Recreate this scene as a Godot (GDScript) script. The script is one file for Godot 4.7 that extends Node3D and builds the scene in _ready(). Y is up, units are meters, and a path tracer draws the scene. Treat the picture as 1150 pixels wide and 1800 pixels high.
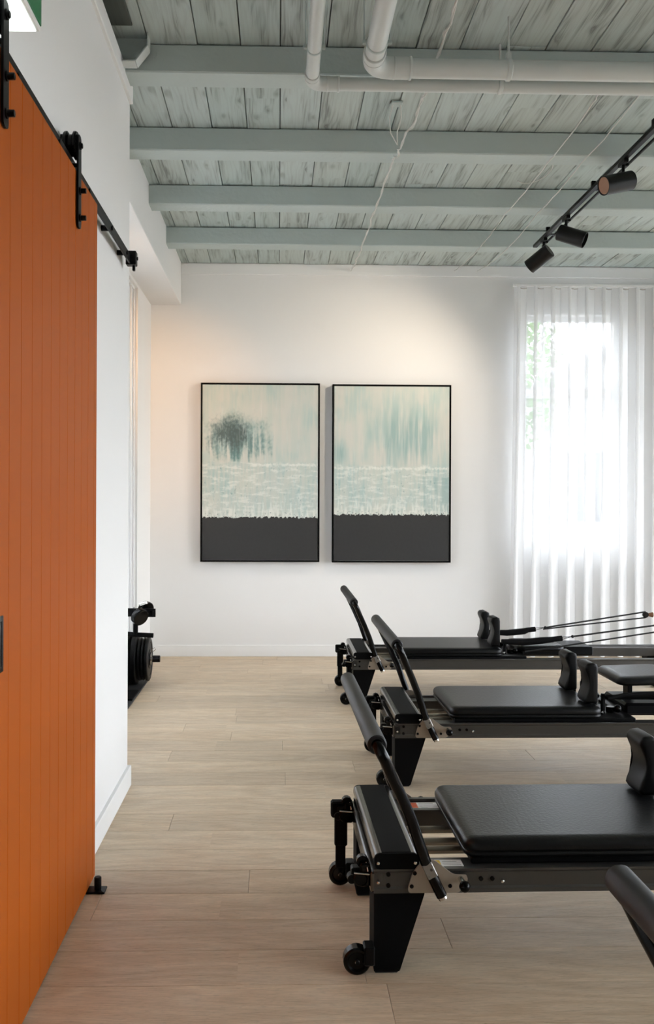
extends Node3D
# A pilates studio: y up, metres; the camera stands at x = 0, z = 0 and looks along -z. "d" below is a distance in front of the camera (z = -d).

const CEIL := 3.518      # underside of the ceiling boards
const FAR := 8.153       # face of the far wall
const NIB := -0.731      # face of the near left wall
const NIB_END := 4.463   # where that wall stops
const RECESS := -1.14    # face of the recessed left wall behind it
const RIGHT := 6.2
const BACK := -6.5

var M := {}
var used := {}
var rng := RandomNumberGenerator.new()
var uv_long := 0         # axis along which the u of box faces runs
var uv_scale := Vector2(1, 1)
var uv_shift := Vector2.ZERO

# ------------------------------------------------------------------ helpers
func V(x: float, y: float, z: float) -> Vector3:
	return Vector3(x, y, z)

func begin() -> SurfaceTool:
	var st := SurfaceTool.new()
	st.begin(Mesh.PRIMITIVE_TRIANGLES)
	return st

func tri(st: SurfaceTool, a: Vector3, b: Vector3, c: Vector3, out: Vector3, ua := Vector2.ZERO, ub := Vector2.ZERO, uc := Vector2.ZERO) -> void:
	var n := (c - a).cross(b - a)
	if n.length_squared() < 1e-16:
		return
	if n.dot(out) < 0.0:
		var t := b; b = c; c = t
		var u := ub; ub = uc; uc = u
	st.set_uv(ua); st.add_vertex(a)
	st.set_uv(ub); st.add_vertex(b)
	st.set_uv(uc); st.add_vertex(c)

func buv(p: Vector3, n: Vector3) -> Vector2:
	var an := n.abs()
	var k := 0
	if an.y >= an.x and an.y >= an.z: k = 1
	elif an.z >= an.x: k = 2
	var others := [0, 1, 2]
	others.erase(k)
	var l: int = uv_long if uv_long in others else others[0]
	others.erase(l)
	var o: int = others[0]
	return Vector2(p[l] * uv_scale.x + uv_shift.x, p[o] * uv_scale.y + uv_shift.y)

func face(st: SurfaceTool, pts: Array, out: Vector3) -> void:
	var n: Vector3 = (pts[2] - pts[0]).cross(pts[1] - pts[0])
	for i in range(1, pts.size() - 1):
		tri(st, pts[0], pts[i], pts[i + 1], out, buv(pts[0], n), buv(pts[i], n), buv(pts[i + 1], n))

func box(st: SurfaceTool, lo: Vector3, hi: Vector3, bev := 0.0, t := Transform3D()) -> void:
	st.set_smooth_group(-1)
	var c := (lo + hi) / 2.0
	var h := (hi - lo) / 2.0
	bev = minf(bev, minf(h.x, minf(h.y, h.z)) * 0.9)
	for ax in 3:
		var a1 := (ax + 1) % 3
		var a2 := (ax + 2) % 3
		for s in [-1.0, 1.0]:
			var pts := []
			for q in [[-1.0, -1.0], [1.0, -1.0], [1.0, 1.0], [-1.0, 1.0]]:
				var p := Vector3.ZERO
				p[ax] = s * h[ax]
				p[a1] = q[0] * (h[a1] - bev)
				p[a2] = q[1] * (h[a2] - bev)
				pts.append(t * (c + p))
			var o := Vector3.ZERO
			o[ax] = s
			face(st, pts, t.basis * o)
	if bev <= 0.0:
		return
	for ax in 3:
		var a1 := (ax + 1) % 3
		var a2 := (ax + 2) % 3
		for s1 in [-1.0, 1.0]:
			for s2 in [-1.0, 1.0]:
				var pts := []
				for q in [[-1.0, 0], [1.0, 0], [1.0, 1], [-1.0, 1]]:
					var p := Vector3.ZERO
					p[ax] = q[0] * (h[ax] - bev)
					p[a1] = s1 * (h[a1] - (bev if q[1] == 1 else 0.0))
					p[a2] = s2 * (h[a2] - (0.0 if q[1] == 1 else bev))
					pts.append(t * (c + p))
				var o := Vector3.ZERO
				o[a1] = s1; o[a2] = s2
				face(st, pts, t.basis * o)
	for sx in [-1.0, 1.0]:
		for sy in [-1.0, 1.0]:
			for sz in [-1.0, 1.0]:
				var s := V(sx, sy, sz)
				var pts := []
				for k in 3:
					var p := V(h.x - bev, h.y - bev, h.z - bev)
					p[k] = h[k]
					pts.append(t * (c + p * s))
				face(st, pts, t.basis * s)

func prism(st: SurfaceTool, poly: PackedVector2Array, z0: float, z1: float, t := Transform3D(), smooth := false) -> void:
	# poly in x, y; extruded from z0 to z1 and then placed with t
	var idx := Geometry2D.triangulate_polygon(poly)
	st.set_smooth_group(-1)
	for k in range(0, idx.size(), 3):
		for z in [z0, z1]:
			var o := t.basis * V(0, 0, 1.0 if z == maxf(z0, z1) else -1.0)
			var p := []
			for j in 3:
				p.append(V(poly[idx[k + j]].x, poly[idx[k + j]].y, z))
			tri(st, t * p[0], t * p[1], t * p[2], o, Vector2(p[0].x, p[0].y), Vector2(p[1].x, p[1].y), Vector2(p[2].x, p[2].y))
	if smooth:
		st.set_smooth_group(1)
	var cw := Geometry2D.is_polygon_clockwise(poly)
	for i in poly.size():
		var a := poly[i]
		var b := poly[(i + 1) % poly.size()]
		var e := b - a
		var o2 := Vector2(e.y, -e.x) * (-1.0 if cw else 1.0)
		var o := t.basis * V(o2.x, o2.y, 0)
		var q := [t * V(a.x, a.y, z0), t * V(b.x, b.y, z0), t * V(b.x, b.y, z1), t * V(a.x, a.y, z1)]
		face(st, q, o)

func arc_poly(pts: Array, r: float, n := 5) -> PackedVector2Array:
	# rounds the corners of a polygon
	var out := PackedVector2Array()
	for i in pts.size():
		var p: Vector2 = pts[i]
		var a: Vector2 = pts[(i + pts.size() - 1) % pts.size()]
		var b: Vector2 = pts[(i + 1) % pts.size()]
		var ra := minf(r, minf(p.distance_to(a), p.distance_to(b)) * 0.45)
		var s := p + (a - p).normalized() * ra
		var e := p + (b - p).normalized() * ra
		for k in n + 1:
			var w := float(k) / n
			out.append(s.lerp(p, w).lerp(p.lerp(e, w), w))
	return out

func tube(st: SurfaceTool, pts: Array, r, sides := 12, caps := true) -> void:
	# r: one radius or one for every point
	var rings := []
	var side := Vector3.ZERO
	for i in pts.size():
		var d: Vector3
		if i == 0: d = pts[1] - pts[0]
		elif i == pts.size() - 1: d = pts[i] - pts[i - 1]
		else: d = (pts[i + 1] - pts[i]).normalized() + (pts[i] - pts[i - 1]).normalized()
		d = d.normalized()
		if i == 0:
			side = d.cross(Vector3.UP if absf(d.y) < 0.9 else Vector3.RIGHT).normalized()
		side = (side - d * side.dot(d)).normalized()
		var up := side.cross(d)
		var ring := []
		var rad: float = r[i] if r is Array else r
		for k in sides:
			var an := TAU * k / sides
			ring.append(pts[i] + (side * cos(an) + up * sin(an)) * rad)
		rings.append(ring)
	st.set_smooth_group(1)
	for i in pts.size() - 1:
		for k in sides:
			var k2 := (k + 1) % sides
			var a: Vector3 = rings[i][k]; var b: Vector3 = rings[i][k2]
			var c: Vector3 = rings[i + 1][k2]; var d: Vector3 = rings[i + 1][k]
			var o: Vector3 = (a + b + c + d) / 4.0 - (pts[i] + pts[i + 1]) / 2.0
			tri(st, a, b, c, o); tri(st, a, c, d, o)
	if caps:
		st.set_smooth_group(-1)
		for e in [0, pts.size() - 1]:
			var o: Vector3 = pts[e] - pts[1 if e == 0 else e - 1]
			for k in range(1, sides - 1):
				tri(st, rings[e][0], rings[e][k], rings[e][k + 1], o)

func lathe(st: SurfaceTool, prof: Array, t: Transform3D, sides := 24, sharp := true) -> void:
	# prof: Vector2(radius, height along the local y axis), from one end to the other
	for i in prof.size() - 1:
		st.set_smooth_group(i + 2 if sharp else 1)
		var p: Vector2 = prof[i]
		var q: Vector2 = prof[i + 1]
		var e := q - p
		var n2 := Vector2(e.y, -e.x)
		for k in sides:
			var a0 := TAU * k / sides
			var a1 := TAU * (k + 1) / sides
			var am := (a0 + a1) / 2.0
			var o := t.basis * V(n2.x * cos(am), n2.y, n2.x * sin(am))
			var A := t * V(p.x * cos(a0), p.y, p.x * sin(a0))
			var B := t * V(p.x * cos(a1), p.y, p.x * sin(a1))
			var C := t * V(q.x * cos(a1), q.y, q.x * sin(a1))
			var D := t * V(q.x * cos(a0), q.y, q.x * sin(a0))
			tri(st, A, B, C, o); tri(st, A, C, D, o)

func cyl(st: SurfaceTool, a: Vector3, b: Vector3, r: float, sides := 16, bev := 0.0) -> void:
	var d := b - a
	var L := d.length()
	var y := d / L
	var x := y.cross(Vector3.UP if absf(y.y) < 0.9 else Vector3.RIGHT).normalized()
	var t := Transform3D(Basis(x, y, x.cross(y)), a)
	if bev > 0.0:
		lathe(st, [Vector2(0, 0), Vector2(r - bev, 0), Vector2(r, bev), Vector2(r, L - bev), Vector2(r - bev, L), Vector2(0, L)], t, sides)
	else:
		lathe(st, [Vector2(0, 0), Vector2(r, 0), Vector2(r, L), Vector2(0, L)], t, sides)

func ball(st: SurfaceTool, c: Vector3, r: float, seg := 12) -> void:
	var prof := []
	for i in seg + 1:
		var a := -PI / 2 + PI * i / seg
		prof.append(Vector2(cos(a) * r, sin(a) * r))
	lathe(st, prof, Transform3D(Basis(), c), seg * 2, false)

func slab(st: SurfaceTool, outline: PackedVector2Array, rings: Array, t := Transform3D()) -> void:
	# a padded shape: outline in x, z; rings of Vector2(inset, height) from the lowest to the highest, closed below and above
	var c := Vector2.ZERO
	for p in outline: c += p
	c /= outline.size()
	var all := []
	var cw := Geometry2D.is_polygon_clockwise(outline)
	for rg in rings:
		var ring := []
		for i in outline.size():
			var a := outline[(i + outline.size() - 1) % outline.size()]
			var b := outline[(i + 1) % outline.size()]
			var e := (b - a).normalized()
			var n := Vector2(e.y, -e.x) * (-1.0 if cw else 1.0)
			var p: Vector2 = outline[i] - n * float(rg.x)
			ring.append(t * V(p.x, rg.y, p.y))
		all.append(ring)
	st.set_smooth_group(1)
	var mid := t * V(c.x, (rings[0].y + rings[-1].y) / 2.0, c.y)
	for j in all.size() - 1:
		for i in outline.size():
			var i2 := (i + 1) % outline.size()
			var a: Vector3 = all[j][i]; var b: Vector3 = all[j][i2]; var cc: Vector3 = all[j + 1][i2]; var d: Vector3 = all[j + 1][i]
			var o := (a + b + cc + d) / 4.0 - mid
			tri(st, a, b, cc, o); tri(st, a, cc, d, o)
	for e in [0, all.size() - 1]:
		var m := t * V(c.x, rings[e].y, c.y)
		var o := t.basis * V(0, -1.0 if e == 0 else 1.0, 0)
		if e == 0: st.set_smooth_group(-1)
		else: st.set_smooth_group(1)
		for i in outline.size():
			tri(st, m, all[e][i], all[e][(i + 1) % outline.size()], o)

func rounded(x0: float, x1: float, z0: float, z1: float, r: float, n := 6) -> PackedVector2Array:
	var out := PackedVector2Array()
	for q in [[x1 - r, z1 - r, 0.0], [x0 + r, z1 - r, PI / 2], [x0 + r, z0 + r, PI], [x1 - r, z0 + r, PI * 1.5]]:
		for k in n + 1:
			var a: float = q[2] + PI / 2 * k / n
			out.append(Vector2(q[0] + r * cos(a), q[1] + r * sin(a)))
	return out

func mesh_of(st: SurfaceTool) -> ArrayMesh:
	st.generate_normals()
	return st.commit()

func put(called: String, m: Mesh, material: Material, parent: Node = self, at := Vector3.ZERO) -> MeshInstance3D:
	var o := MeshInstance3D.new()
	o.name = numbered(called) if parent == self else called
	o.mesh = m
	o.material_override = material
	o.position = at
	parent.add_child(o, true)
	return o

func obj(called: String, st: SurfaceTool, material: Material, parent: Node = self) -> MeshInstance3D:
	return put(called, mesh_of(st), material, parent)

func numbered(called: String) -> String:
	used[called] = used.get(called, -1) + 1
	return called if used[called] == 0 else "%s_%03d" % [called, used[called]]

func thing(called: String, label: String, category: String, at := Vector3.ZERO, turn := 0.0, group := "") -> Node3D:
	var o := Node3D.new()
	o.name = numbered(called)
	add_child(o)
	o.position = at
	o.rotation.y = turn
	tag(o, label, category, group)
	return o

func tag(o: Node, label: String, category: String, group := "") -> void:
	o.set_meta("label", label)
	o.set_meta("category", category)
	if group: o.set_meta("group", group)

func struct(o: Node, label: String, category: String) -> Node:
	tag(o, label, category)
	o.set_meta("kind", "structure")
	return o

func mat(c: Color, rough := 0.6, metal := 0.0, spec := 0.5) -> StandardMaterial3D:
	var m := StandardMaterial3D.new()
	m.albedo_color = c
	m.roughness = rough
	m.metallic = metal
	m.metallic_specular = spec
	return m

func noise(s: int, freq: float, octaves := 3) -> FastNoiseLite:
	var n := FastNoiseLite.new()
	n.seed = s
	n.noise_type = FastNoiseLite.TYPE_SIMPLEX_SMOOTH
	n.frequency = freq
	n.fractal_octaves = octaves
	return n

func bump(m: StandardMaterial3D, freq: float, depth: float, scale: float, s := 3) -> void:
	var t := NoiseTexture2D.new()
	t.width = 256; t.height = 256; t.seamless = true
	t.noise = noise(s, freq, 4)
	m.heightmap_enabled = true
	m.heightmap_texture = t
	m.heightmap_scale = depth
	m.uv1_triplanar = true
	m.uv1_scale = Vector3.ONE * scale

# ------------------------------------------------------------------ textures
func oak_texture(s: int) -> ImageTexture:
	var w := 1024
	var h := 128
	var im := Image.create(w, h, false, Image.FORMAT_RGB8)
	var n1 := noise(s, 1.0, 3)
	var n2 := noise(s + 50, 1.0, 2)
	var n3 := noise(s + 90, 1.0, 1)
	for y in h:
		for x in w:
			var fx := x / 1024.0 * 2.4
			var fy := y / 128.0 * 0.2
			var warp := n3.get_noise_2d(fx * 1.3, fy * 4.0)
			var rings := sin((fy * 55.0 + warp * 7.0 + n2.get_noise_2d(fx * 1.1, fy * 9.0) * 5.0))
			var fine := n1.get_noise_2d(fx * 9.0, fy * 330.0)
			var pore := n2.get_noise_2d(fx * 26.0 + 40.0, fy * 620.0)
			var v := 0.905 + 0.022 * rings * absf(rings) + 0.10 * fine - 0.22 * maxf(0.0, pore - 0.3) + 0.03 * n3.get_noise_2d(fx * 0.8 + 9.0, fy * 6.0)
			im.set_pixel(x, y, Color(v, v * (0.985 + 0.01 * rings), v * (0.965 + 0.02 * rings)))
	return ImageTexture.create_from_image(im)

func limed_texture(s: int) -> ImageTexture:
	# painted boards whose brown-grey wood shows through along the grain, with knots
	var w := 1024
	var h := 128
	var im := Image.create(w, h, false, Image.FORMAT_RGB8)
	var n1 := noise(s, 1.0, 3)
	var n2 := noise(s + 31, 1.0, 3)
	var n3 := noise(s + 77, 1.0, 2)
	var r := RandomNumberGenerator.new()
	r.seed = s
	var knots := []
	for k in 5:
		knots.append(Vector3(r.randf() * 2.4, r.randf() * 0.2, r.randf_range(0.012, 0.024)))
	for y in h:
		for x in w:
			var fx := x / 1024.0 * 2.4
			var fy := y / 128.0 * 0.2
			var bend := 0.0
			var knot := 0.0
			for k in knots:
				var dx: float = (fx - k.x) * 0.45
				var dy: float = fy - k.y
				var q: float = sqrt(dx * dx + dy * dy) / k.z
				bend += exp(-q * 0.7) * 0.9
				knot = maxf(knot, exp(-q * q * 1.6))
			var grain := sin(fy * 190.0 + bend * 9.0 + n3.get_noise_2d(fx * 1.4, fy * 12.0) * 6.0)
			var worn := clampf(n2.get_noise_2d(fx * 1.1, fy * 11.0) * 1.5 + 0.10 + bend * 0.3, 0.0, 1.0)
			var streak := clampf(n1.get_noise_2d(fx * 2.6, fy * 190.0) * 1.6 - 0.1, 0.0, 1.0)
			var bare := clampf(worn * (0.12 + 0.20 * maxf(0.0, grain) + 0.36 * streak) + knot * 0.26 + 0.07 * streak + 0.05 * maxf(0.0, grain), 0.0, 0.8)
			var paint := Color(0.745, 0.79, 0.78)
			var wood := Color(0.30, 0.30, 0.285)
			im.set_pixel(x, y, paint.lerp(wood, bare))
	return ImageTexture.create_from_image(im)

func painting_texture(second: bool) -> ImageTexture:
	var w := 424
	var h := 636
	var s := 811 if second else 402
	var im := Image.create(w, h, false, Image.FORMAT_RGB8)
	var a := noise(s, 1.0, 3)
	var b := noise(s + 5, 1.0, 3)
	var c := noise(s + 9, 1.0, 3)
	var cream := Color(0.80, 0.80, 0.765)
	var sage := Color(0.745, 0.785, 0.75)
	var aqua := Color(0.65, 0.745, 0.735)
	var teal := Color(0.33, 0.475, 0.475)
	var dark := Color(0.27, 0.335, 0.335)
	var white := Color(0.885, 0.89, 0.86)
	var black := Color(0.165, 0.165, 0.165)
	var edge := 0.735 if second else 0.755
	var horizon := 0.455 if second else 0.44
	for y in h:
		for x in w:
			var u := float(x) / w
			var v := float(y) / h
			var drip := a.get_noise_2d(u * 17.0, v * 1.7)
			var drip2 := b.get_noise_2d(u * 26.0, v * 3.6) * 0.8
			var cloud := c.get_noise_2d(u * 3.2, v * 3.4)
			var fleck := a.get_noise_2d(u * 34.0 + 7.0, v * 40.0)
			var wave := b.get_noise_2d(u * 7.0 + 30.0, v * 14.0)
			var stroke := b.get_noise_2d(u * 6.0 + 30.0, v * 36.0)
			var spike := a.get_noise_2d(u * 30.0 + 11.0, v * 9.0)
			# upper field: drips over cream, with the blot or the green veils
			var k := cream.lerp(sage, clampf(0.42 + drip * 0.6 + cloud * 0.8, 0.0, 1.0))
			k = k.lerp(aqua, clampf(drip2 * 0.6 + cloud * 0.7 + (0.05 if second else -0.1), 0.0, 0.5))
			if second:
				var z := exp(-pow((u - 0.58) / 0.2, 2.0) - pow((v - 0.3) / 0.14, 2.0)) + 0.7 * exp(-pow((u - 0.8) / 0.12, 2.0) - pow((v - 0.27) / 0.12, 2.0)) + 0.8 * exp(-pow((u - 0.02) / 0.08, 2.0) - pow((v - 0.38) / 0.06, 2.0))
				k = k.lerp(aqua.lerp(teal, 0.3), clampf(z * (0.6 + drip * 1.1 + drip2 * 0.5), 0.0, 0.8))
			else:
				var q := pow((u - 0.30 - 0.06 * wave) / 0.27, 2.0) + pow((v - 0.30 - drip * 0.06 - drip2 * 0.03) / (0.13 if v > 0.30 else 0.135), 2.0)
				var z := clampf(1.2 - q * 0.75 + drip2 * 0.3 + drip * 0.3 + fleck * 0.25, 0.0, 1.0)
				k = k.lerp(aqua.lerp(teal, clampf(0.6 + cloud + drip * 0.6, 0.0, 1.0)), z * z * 0.85)
				var q2 := pow((u - 0.24 - 0.05 * wave) / 0.19, 2.0) + pow((v - 0.275 - drip2 * 0.06) / 0.10, 2.0)
				var z2 := clampf(1.05 - q2 * 0.7 + drip2 * 0.4 + fleck * 0.25, 0.0, 1.0)
				k = k.lerp(dark, z2 * z2 * 0.85)
			k = k.lerp(white, clampf(drip2 * 1.1 - 0.35, 0.0, 0.45))
			# lower field: broken horizontal strokes that end in white spatter
			var m := sage.lerp(aqua, clampf(0.4 + cloud * 1.1 + spike * 0.5, 0.0, 1.0)).lerp(cream, clampf(0.38 - drip2, 0.0, 0.55))
			m = m.lerp(white, clampf(stroke * 1.2 + fleck * 0.4, 0.0, 0.6))
			m = m.lerp(teal, clampf(fleck * 0.9 + spike * 0.5 - 0.42, 0.0, 0.45))
			if second or u > 0.4 + 0.05 * wave:
				m = m.lerp(white, clampf(0.75 - absf(v - horizon - 0.014) / 0.014 + fleck, 0.0, 0.7))
			if second and v > 0.52:
				m = m.lerp(aqua.lerp(teal, 0.25), clampf((u - 0.8) * 3.0 + drip, 0.0, 0.6))
			var splash := clampf((v - edge + 0.10) / 0.10 + spike * 1.3 + drip2 * 0.5 - 0.3, 0.0, 1.0)
			m = m.lerp(white, splash * 0.85)
			m = m.lerp(dark, clampf(fleck * 2.0 - 0.75, 0.0, 0.5) if v > edge - 0.03 else 0.0)
			k = k.lerp(m, smoothstep(horizon - 0.012, horizon + 0.014, v + 0.014 * wave))
			if v > edge + 0.004 * fleck * 3.0 + 0.004 * drip2:
				k = black.lerp(Color(0.2, 0.2, 0.2), clampf(0.4 + fleck * 0.5, 0.0, 1.0) * 0.5)
			im.set_pixel(x, y, k)
	return ImageTexture.create_from_image(im)

# ------------------------------------------------------------------ scene
func _ready() -> void:
	rng.seed = 20240611
	camera_and_light()
	materials()
	room()
	windows()
	ceiling_services()
	barn_door()
	pictures()
	curtains()
	reformers()
	track_lights()
	weights()
	exit_sign()
	outdoors()

func camera_and_light() -> void:
	var cam := Camera3D.new()
	cam.name = "camera"
	var f := 1600.0
	cam.projection = Camera3D.PROJECTION_FRUSTUM
	cam.near = 0.05
	cam.far = 200.0
	cam.size = 1800.0 / f * cam.near
	cam.frustum_offset = Vector2(575.0 - 530.0, -(900.0 - 879.0)) / f * cam.near
	cam.basis = Basis(Vector3.UP, -atan(41.0 / 1600.0)) * Basis(Vector3.BACK, 0.0038)
	cam.position = V(0, 1.4, 0)
	add_child(cam)
	var sky := ProceduralSkyMaterial.new()
	sky.sky_top_color = Color(0.925, 0.958, 1.0)
	sky.sky_horizon_color = Color(0.965, 0.98, 1.0)
	sky.ground_bottom_color = Color(0.50, 0.49, 0.47)
	sky.ground_horizon_color = Color(0.62, 0.61, 0.59)
	sky.energy_multiplier = 9.0
	var env := Environment.new()
	env.background_mode = Environment.BG_SKY
	env.sky = Sky.new()
	env.sky.sky_material = sky
	env.tonemap_mode = Environment.TONE_MAPPER_LINEAR
	env.tonemap_exposure = 1.56
	env.sdfgi_enabled = true
	env.ssao_enabled = true
	env.ssil_enabled = true
	var we := WorldEnvironment.new()
	we.name = "environment"
	we.environment = env
	add_child(we)

func materials() -> void:
	M.wall = mat(Color(0.915, 0.912, 0.905), 0.85)
	M.trim = mat(Color(0.93, 0.93, 0.925), 0.55)
	M.beam = mat(Color(0.725, 0.77, 0.76), 0.75)
	bump(M.beam, 0.06, 0.15, 1.4)
	M.pipe = mat(Color(0.80, 0.82, 0.81), 0.38)
	M.cable = mat(Color(0.82, 0.82, 0.80), 0.6)
	M.dark_gap = mat(Color(0.2, 0.21, 0.2), 0.9)
	M.black = mat(Color(0.028, 0.028, 0.03), 0.42, 0.0, 0.28)
	M.gloss_black = mat(Color(0.022, 0.022, 0.024), 0.2, 0.0, 0.3)
	M.matte_black = mat(Color(0.035, 0.035, 0.036), 0.65, 0.0, 0.2)
	M.rail = mat(Color(0.30, 0.295, 0.285), 0.36, 0.65)
	M.end_metal = mat(Color(0.36, 0.355, 0.35), 0.2, 0.95)
	M.vinyl = mat(Color(0.024, 0.025, 0.027), 0.35, 0.0, 0.38)
	bump(M.vinyl, 0.05, 0.05, 5.0, 8)
	M.rest_vinyl = mat(Color(0.03, 0.03, 0.032), 0.45, 0.0, 0.3)
	M.foam = mat(Color(0.085, 0.085, 0.088), 0.5, 0.0, 0.4)
	M.chrome = mat(Color(0.82, 0.81, 0.79), 0.22, 1.0)
	M.steel = mat(Color(0.55, 0.54, 0.52), 0.35, 0.7)
	M.champagne = mat(Color(0.60, 0.555, 0.50), 0.4, 0.35)
	M.spring = mat(Color(0.58, 0.55, 0.51), 0.35, 0.9)
	M.rope = mat(Color(0.10, 0.10, 0.10), 0.8)
	M.wood = mat(Color(0.48, 0.33, 0.22), 0.5)
	M.strap = mat(Color(0.03, 0.03, 0.031), 0.85, 0.0, 0.3)
	M.orange = mat(Color(0.655, 0.325, 0.085), 0.5, 0.0, 0.2)
	M.rubber = mat(Color(0.13, 0.13, 0.135), 0.75)
	M.white = mat(Color(0.93, 0.93, 0.92), 0.5)
	M.glass = mat(Color(1, 1, 1, 0.06), 0.02)
	M.glass.transparency = BaseMaterial3D.TRANSPARENCY_ALPHA
	M.sheer = mat(Color(0.98, 0.98, 0.98, 0.64), 0.9)
	M.sheer.transparency = BaseMaterial3D.TRANSPARENCY_ALPHA
	M.sheer.backlight_enabled = true
	M.sheer.backlight = Color(0.42, 0.425, 0.43)
	M.sheer.cull_mode = BaseMaterial3D.CULL_DISABLED
	M.paving = mat(Color(0.45, 0.45, 0.44), 0.9)

func room() -> void:
	# floor of oak boards that run across the room
	var st := begin()
	box(st, V(-1.7, -0.20, -8.5), V(RIGHT + 0.2, -0.022, -BACK + 0.2))
	var floor_base := obj("floor", st, M.dark_gap)
	struct(floor_base, "pale limed oak plank floor", "floor")
	var oak := []
	var tints := [Color(0.890, 0.810, 0.705), Color(0.868, 0.786, 0.680), Color(0.905, 0.826, 0.720), Color(0.852, 0.774, 0.672), Color(0.88, 0.796, 0.686)]
	for k in 4:
		var tex := oak_texture(100 + k * 17)
		for j in tints.size():
			var m := mat(tints[j], 0.46)
			m.albedo_texture = tex
			oak.append(m)
	uv_long = 0
	uv_scale = Vector2(1.0 / 2.4, 1.0 / 0.2)
	var pitch := 0.205
	var rest := begin()
	var d := BACK
	d = 2.629 - pitch * ceil((2.629 - BACK) / pitch)
	while d < FAR + 0.02:
		var x := -1.35 - rng.randf() * 1.9
		while x < RIGHT:
			var len := rng.randf_range(1.9, 2.4)
			var x0 := maxf(x, -1.35)
			var x1 := minf(x + len, RIGHT + 0.02)
			if x1 - x0 > 0.02 and x0 < RIGHT:
				uv_shift = Vector2(rng.randf(), rng.randf())
				var s := begin()
				var behind := d < 1.0 or x0 > 4.6
				box(rest if behind else s, V(x0 + 0.0006, -0.022, -minf(d + pitch, FAR + 0.02) + 0.0007), V(x1 - 0.0006, 0.0, -d - 0.0007), 0.0009)
				if not behind:
					obj("plank", s, oak[rng.randi() % oak.size()], floor_base)
			x += len
		d += pitch
	obj("further_planks", rest, oak[0], floor_base).set_meta("kind", "stuff")
	uv_shift = Vector2.ZERO

	# ceiling: boards along the room, carried by painted beams across it
	st = begin()
	box(st, V(-1.7, CEIL + 0.03, -8.5), V(RIGHT + 0.2, CEIL + 0.25, -BACK + 0.2))
	var ceil_base := obj("ceiling", st, M.dark_gap)
	struct(ceil_base, "board ceiling with grey-green worn paint on beams", "ceiling")
	var limed := []
	for k in 6:
		var m := mat([Color(1, 1, 1), Color(0.965, 0.975, 0.97), Color(0.99, 0.985, 0.975)][k % 3], 0.75)
		m.albedo_texture = limed_texture(700 + k * 13)
		limed.append(m)
	uv_long = 2
	uv_scale = Vector2(1.0 / 2.4, 1.0 / 0.2)
	var x := -1.22
	while x < RIGHT:
		var w := rng.randf_range(0.185, 0.228)
		var d0 := BACK - 0.1 - rng.randf() * 2.5
		while d0 < FAR:
			var len := rng.randf_range(2.7, 4.2)
			uv_shift = Vector2(rng.randf(), rng.randf())
			var s := begin()
			var drop := rng.randf_range(0.0, 0.006)
			box(s, V(x + 0.0022, CEIL - drop, -minf(d0 + len - 0.002, FAR)), V(x + w - 0.0022, CEIL + 0.03, -maxf(d0, BACK)), 0.002)
			if minf(d0 + len, FAR) - maxf(d0, BACK) > 0.05:
				obj("board", s, limed[rng.randi() % limed.size()], ceil_base)
			d0 += len
		x += w
	# one bare, unpainted board end beside the nib wall
	var bare := mat(Color(0.44, 0.445, 0.43), 0.8)
	bare.albedo_texture = limed[2].albedo_texture
	var bs := begin()
	box(bs, V(-0.86, CEIL - 0.016, -4.06), V(-0.655, CEIL - 0.006, -2.4), 0.002)
	obj("board", bs, bare, ceil_base).set_meta("label", "dark unpainted board")
	uv_shift = Vector2.ZERO
	uv_scale = Vector2(1, 1)
	for k in range(-11, 4):
		var bd := 4.231 + 0.944 * k
		var left := -1.15 if k < 1 else -0.95
		var s := begin()
		box(s, V(left, 3.380, -(bd + 0.155)), V(RIGHT + 0.05, CEIL - 0.0075, -bd), 0.006)
		var bm := obj("beam", s, M.beam, ceil_base)
		bm.set_meta("label", "square painted ceiling beam")

	# walls
	st = begin()
	openings(st, 0, -1.7, RIGHT + 0.2, 0.0, CEIL + 0.02, -FAR, -FAR - 0.2, [[2.2, 3.1, 0.98, 3.08], [4.1, 5.0, 0.98, 3.08]])
	struct(obj("wall_far", st, M.wall), "white plaster far wall carrying two abstract paintings", "wall")
	st = begin()
	box(st, V(RECESS - 0.34, 0, -NIB_END), V(NIB, 3.40, -BACK), 0.0)
	box(st, V(RECESS - 0.34, 3.40, -NIB_END + 0.02), V(NIB - 0.06, CEIL + 0.02, -BACK), 0.0)
	struct(obj("wall_left", st, M.wall), "white wall behind the orange sliding door", "wall")
	st = begin()
	openings(st, 2, NIB_END, FAR, 0.0, CEIL + 0.02, RECESS, RECESS - 0.16, [[4.7, 7.40, 0.0, 3.11]])
	openings(st, 2, NIB_END, FAR, 0.0, CEIL + 0.02, RECESS - 0.16, RECESS - 0.34, [[5.0, 6.9, 0.6, 3.0]])
	struct(obj("wall_recess", st, M.wall), "white wall of the recess past the nib wall", "wall")
	st = begin()
	openings(st, 2, BACK, FAR, 0.0, CEIL + 0.02, RIGHT, RIGHT + 0.2, [[-1.2, 0.8, 0.3, 3.0], [1.2, 3.2, 0.3, 3.0], [3.6, 5.6, 0.3, 3.0], [5.9, 7.9, 0.3, 3.0]])
	struct(obj("wall_right", st, M.wall), "white right wall with tall windows", "wall")
	st = begin()
	box(st, V(-1.7, 0, -BACK), V(RIGHT + 0.2, CEIL + 0.02, -BACK + 0.2))
	struct(obj("wall_back", st, M.wall), "white wall behind the viewer", "wall")

	# bulkhead above the recess, crown boards, baseboards
	st = begin()
	box(st, V(RECESS - 0.005, 3.137, -FAR), V(-0.873, CEIL + 0.01, -NIB_END), 0.003)
	struct(obj("trim_1", st, M.wall), "boxed white bulkhead above the curtained recess", "bulkhead")
	st = begin()
	box(st, V(-0.872, 3.413, -FAR - 0.002), V(RIGHT, CEIL - 0.008, -FAR + 0.012), 0.003)
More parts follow.
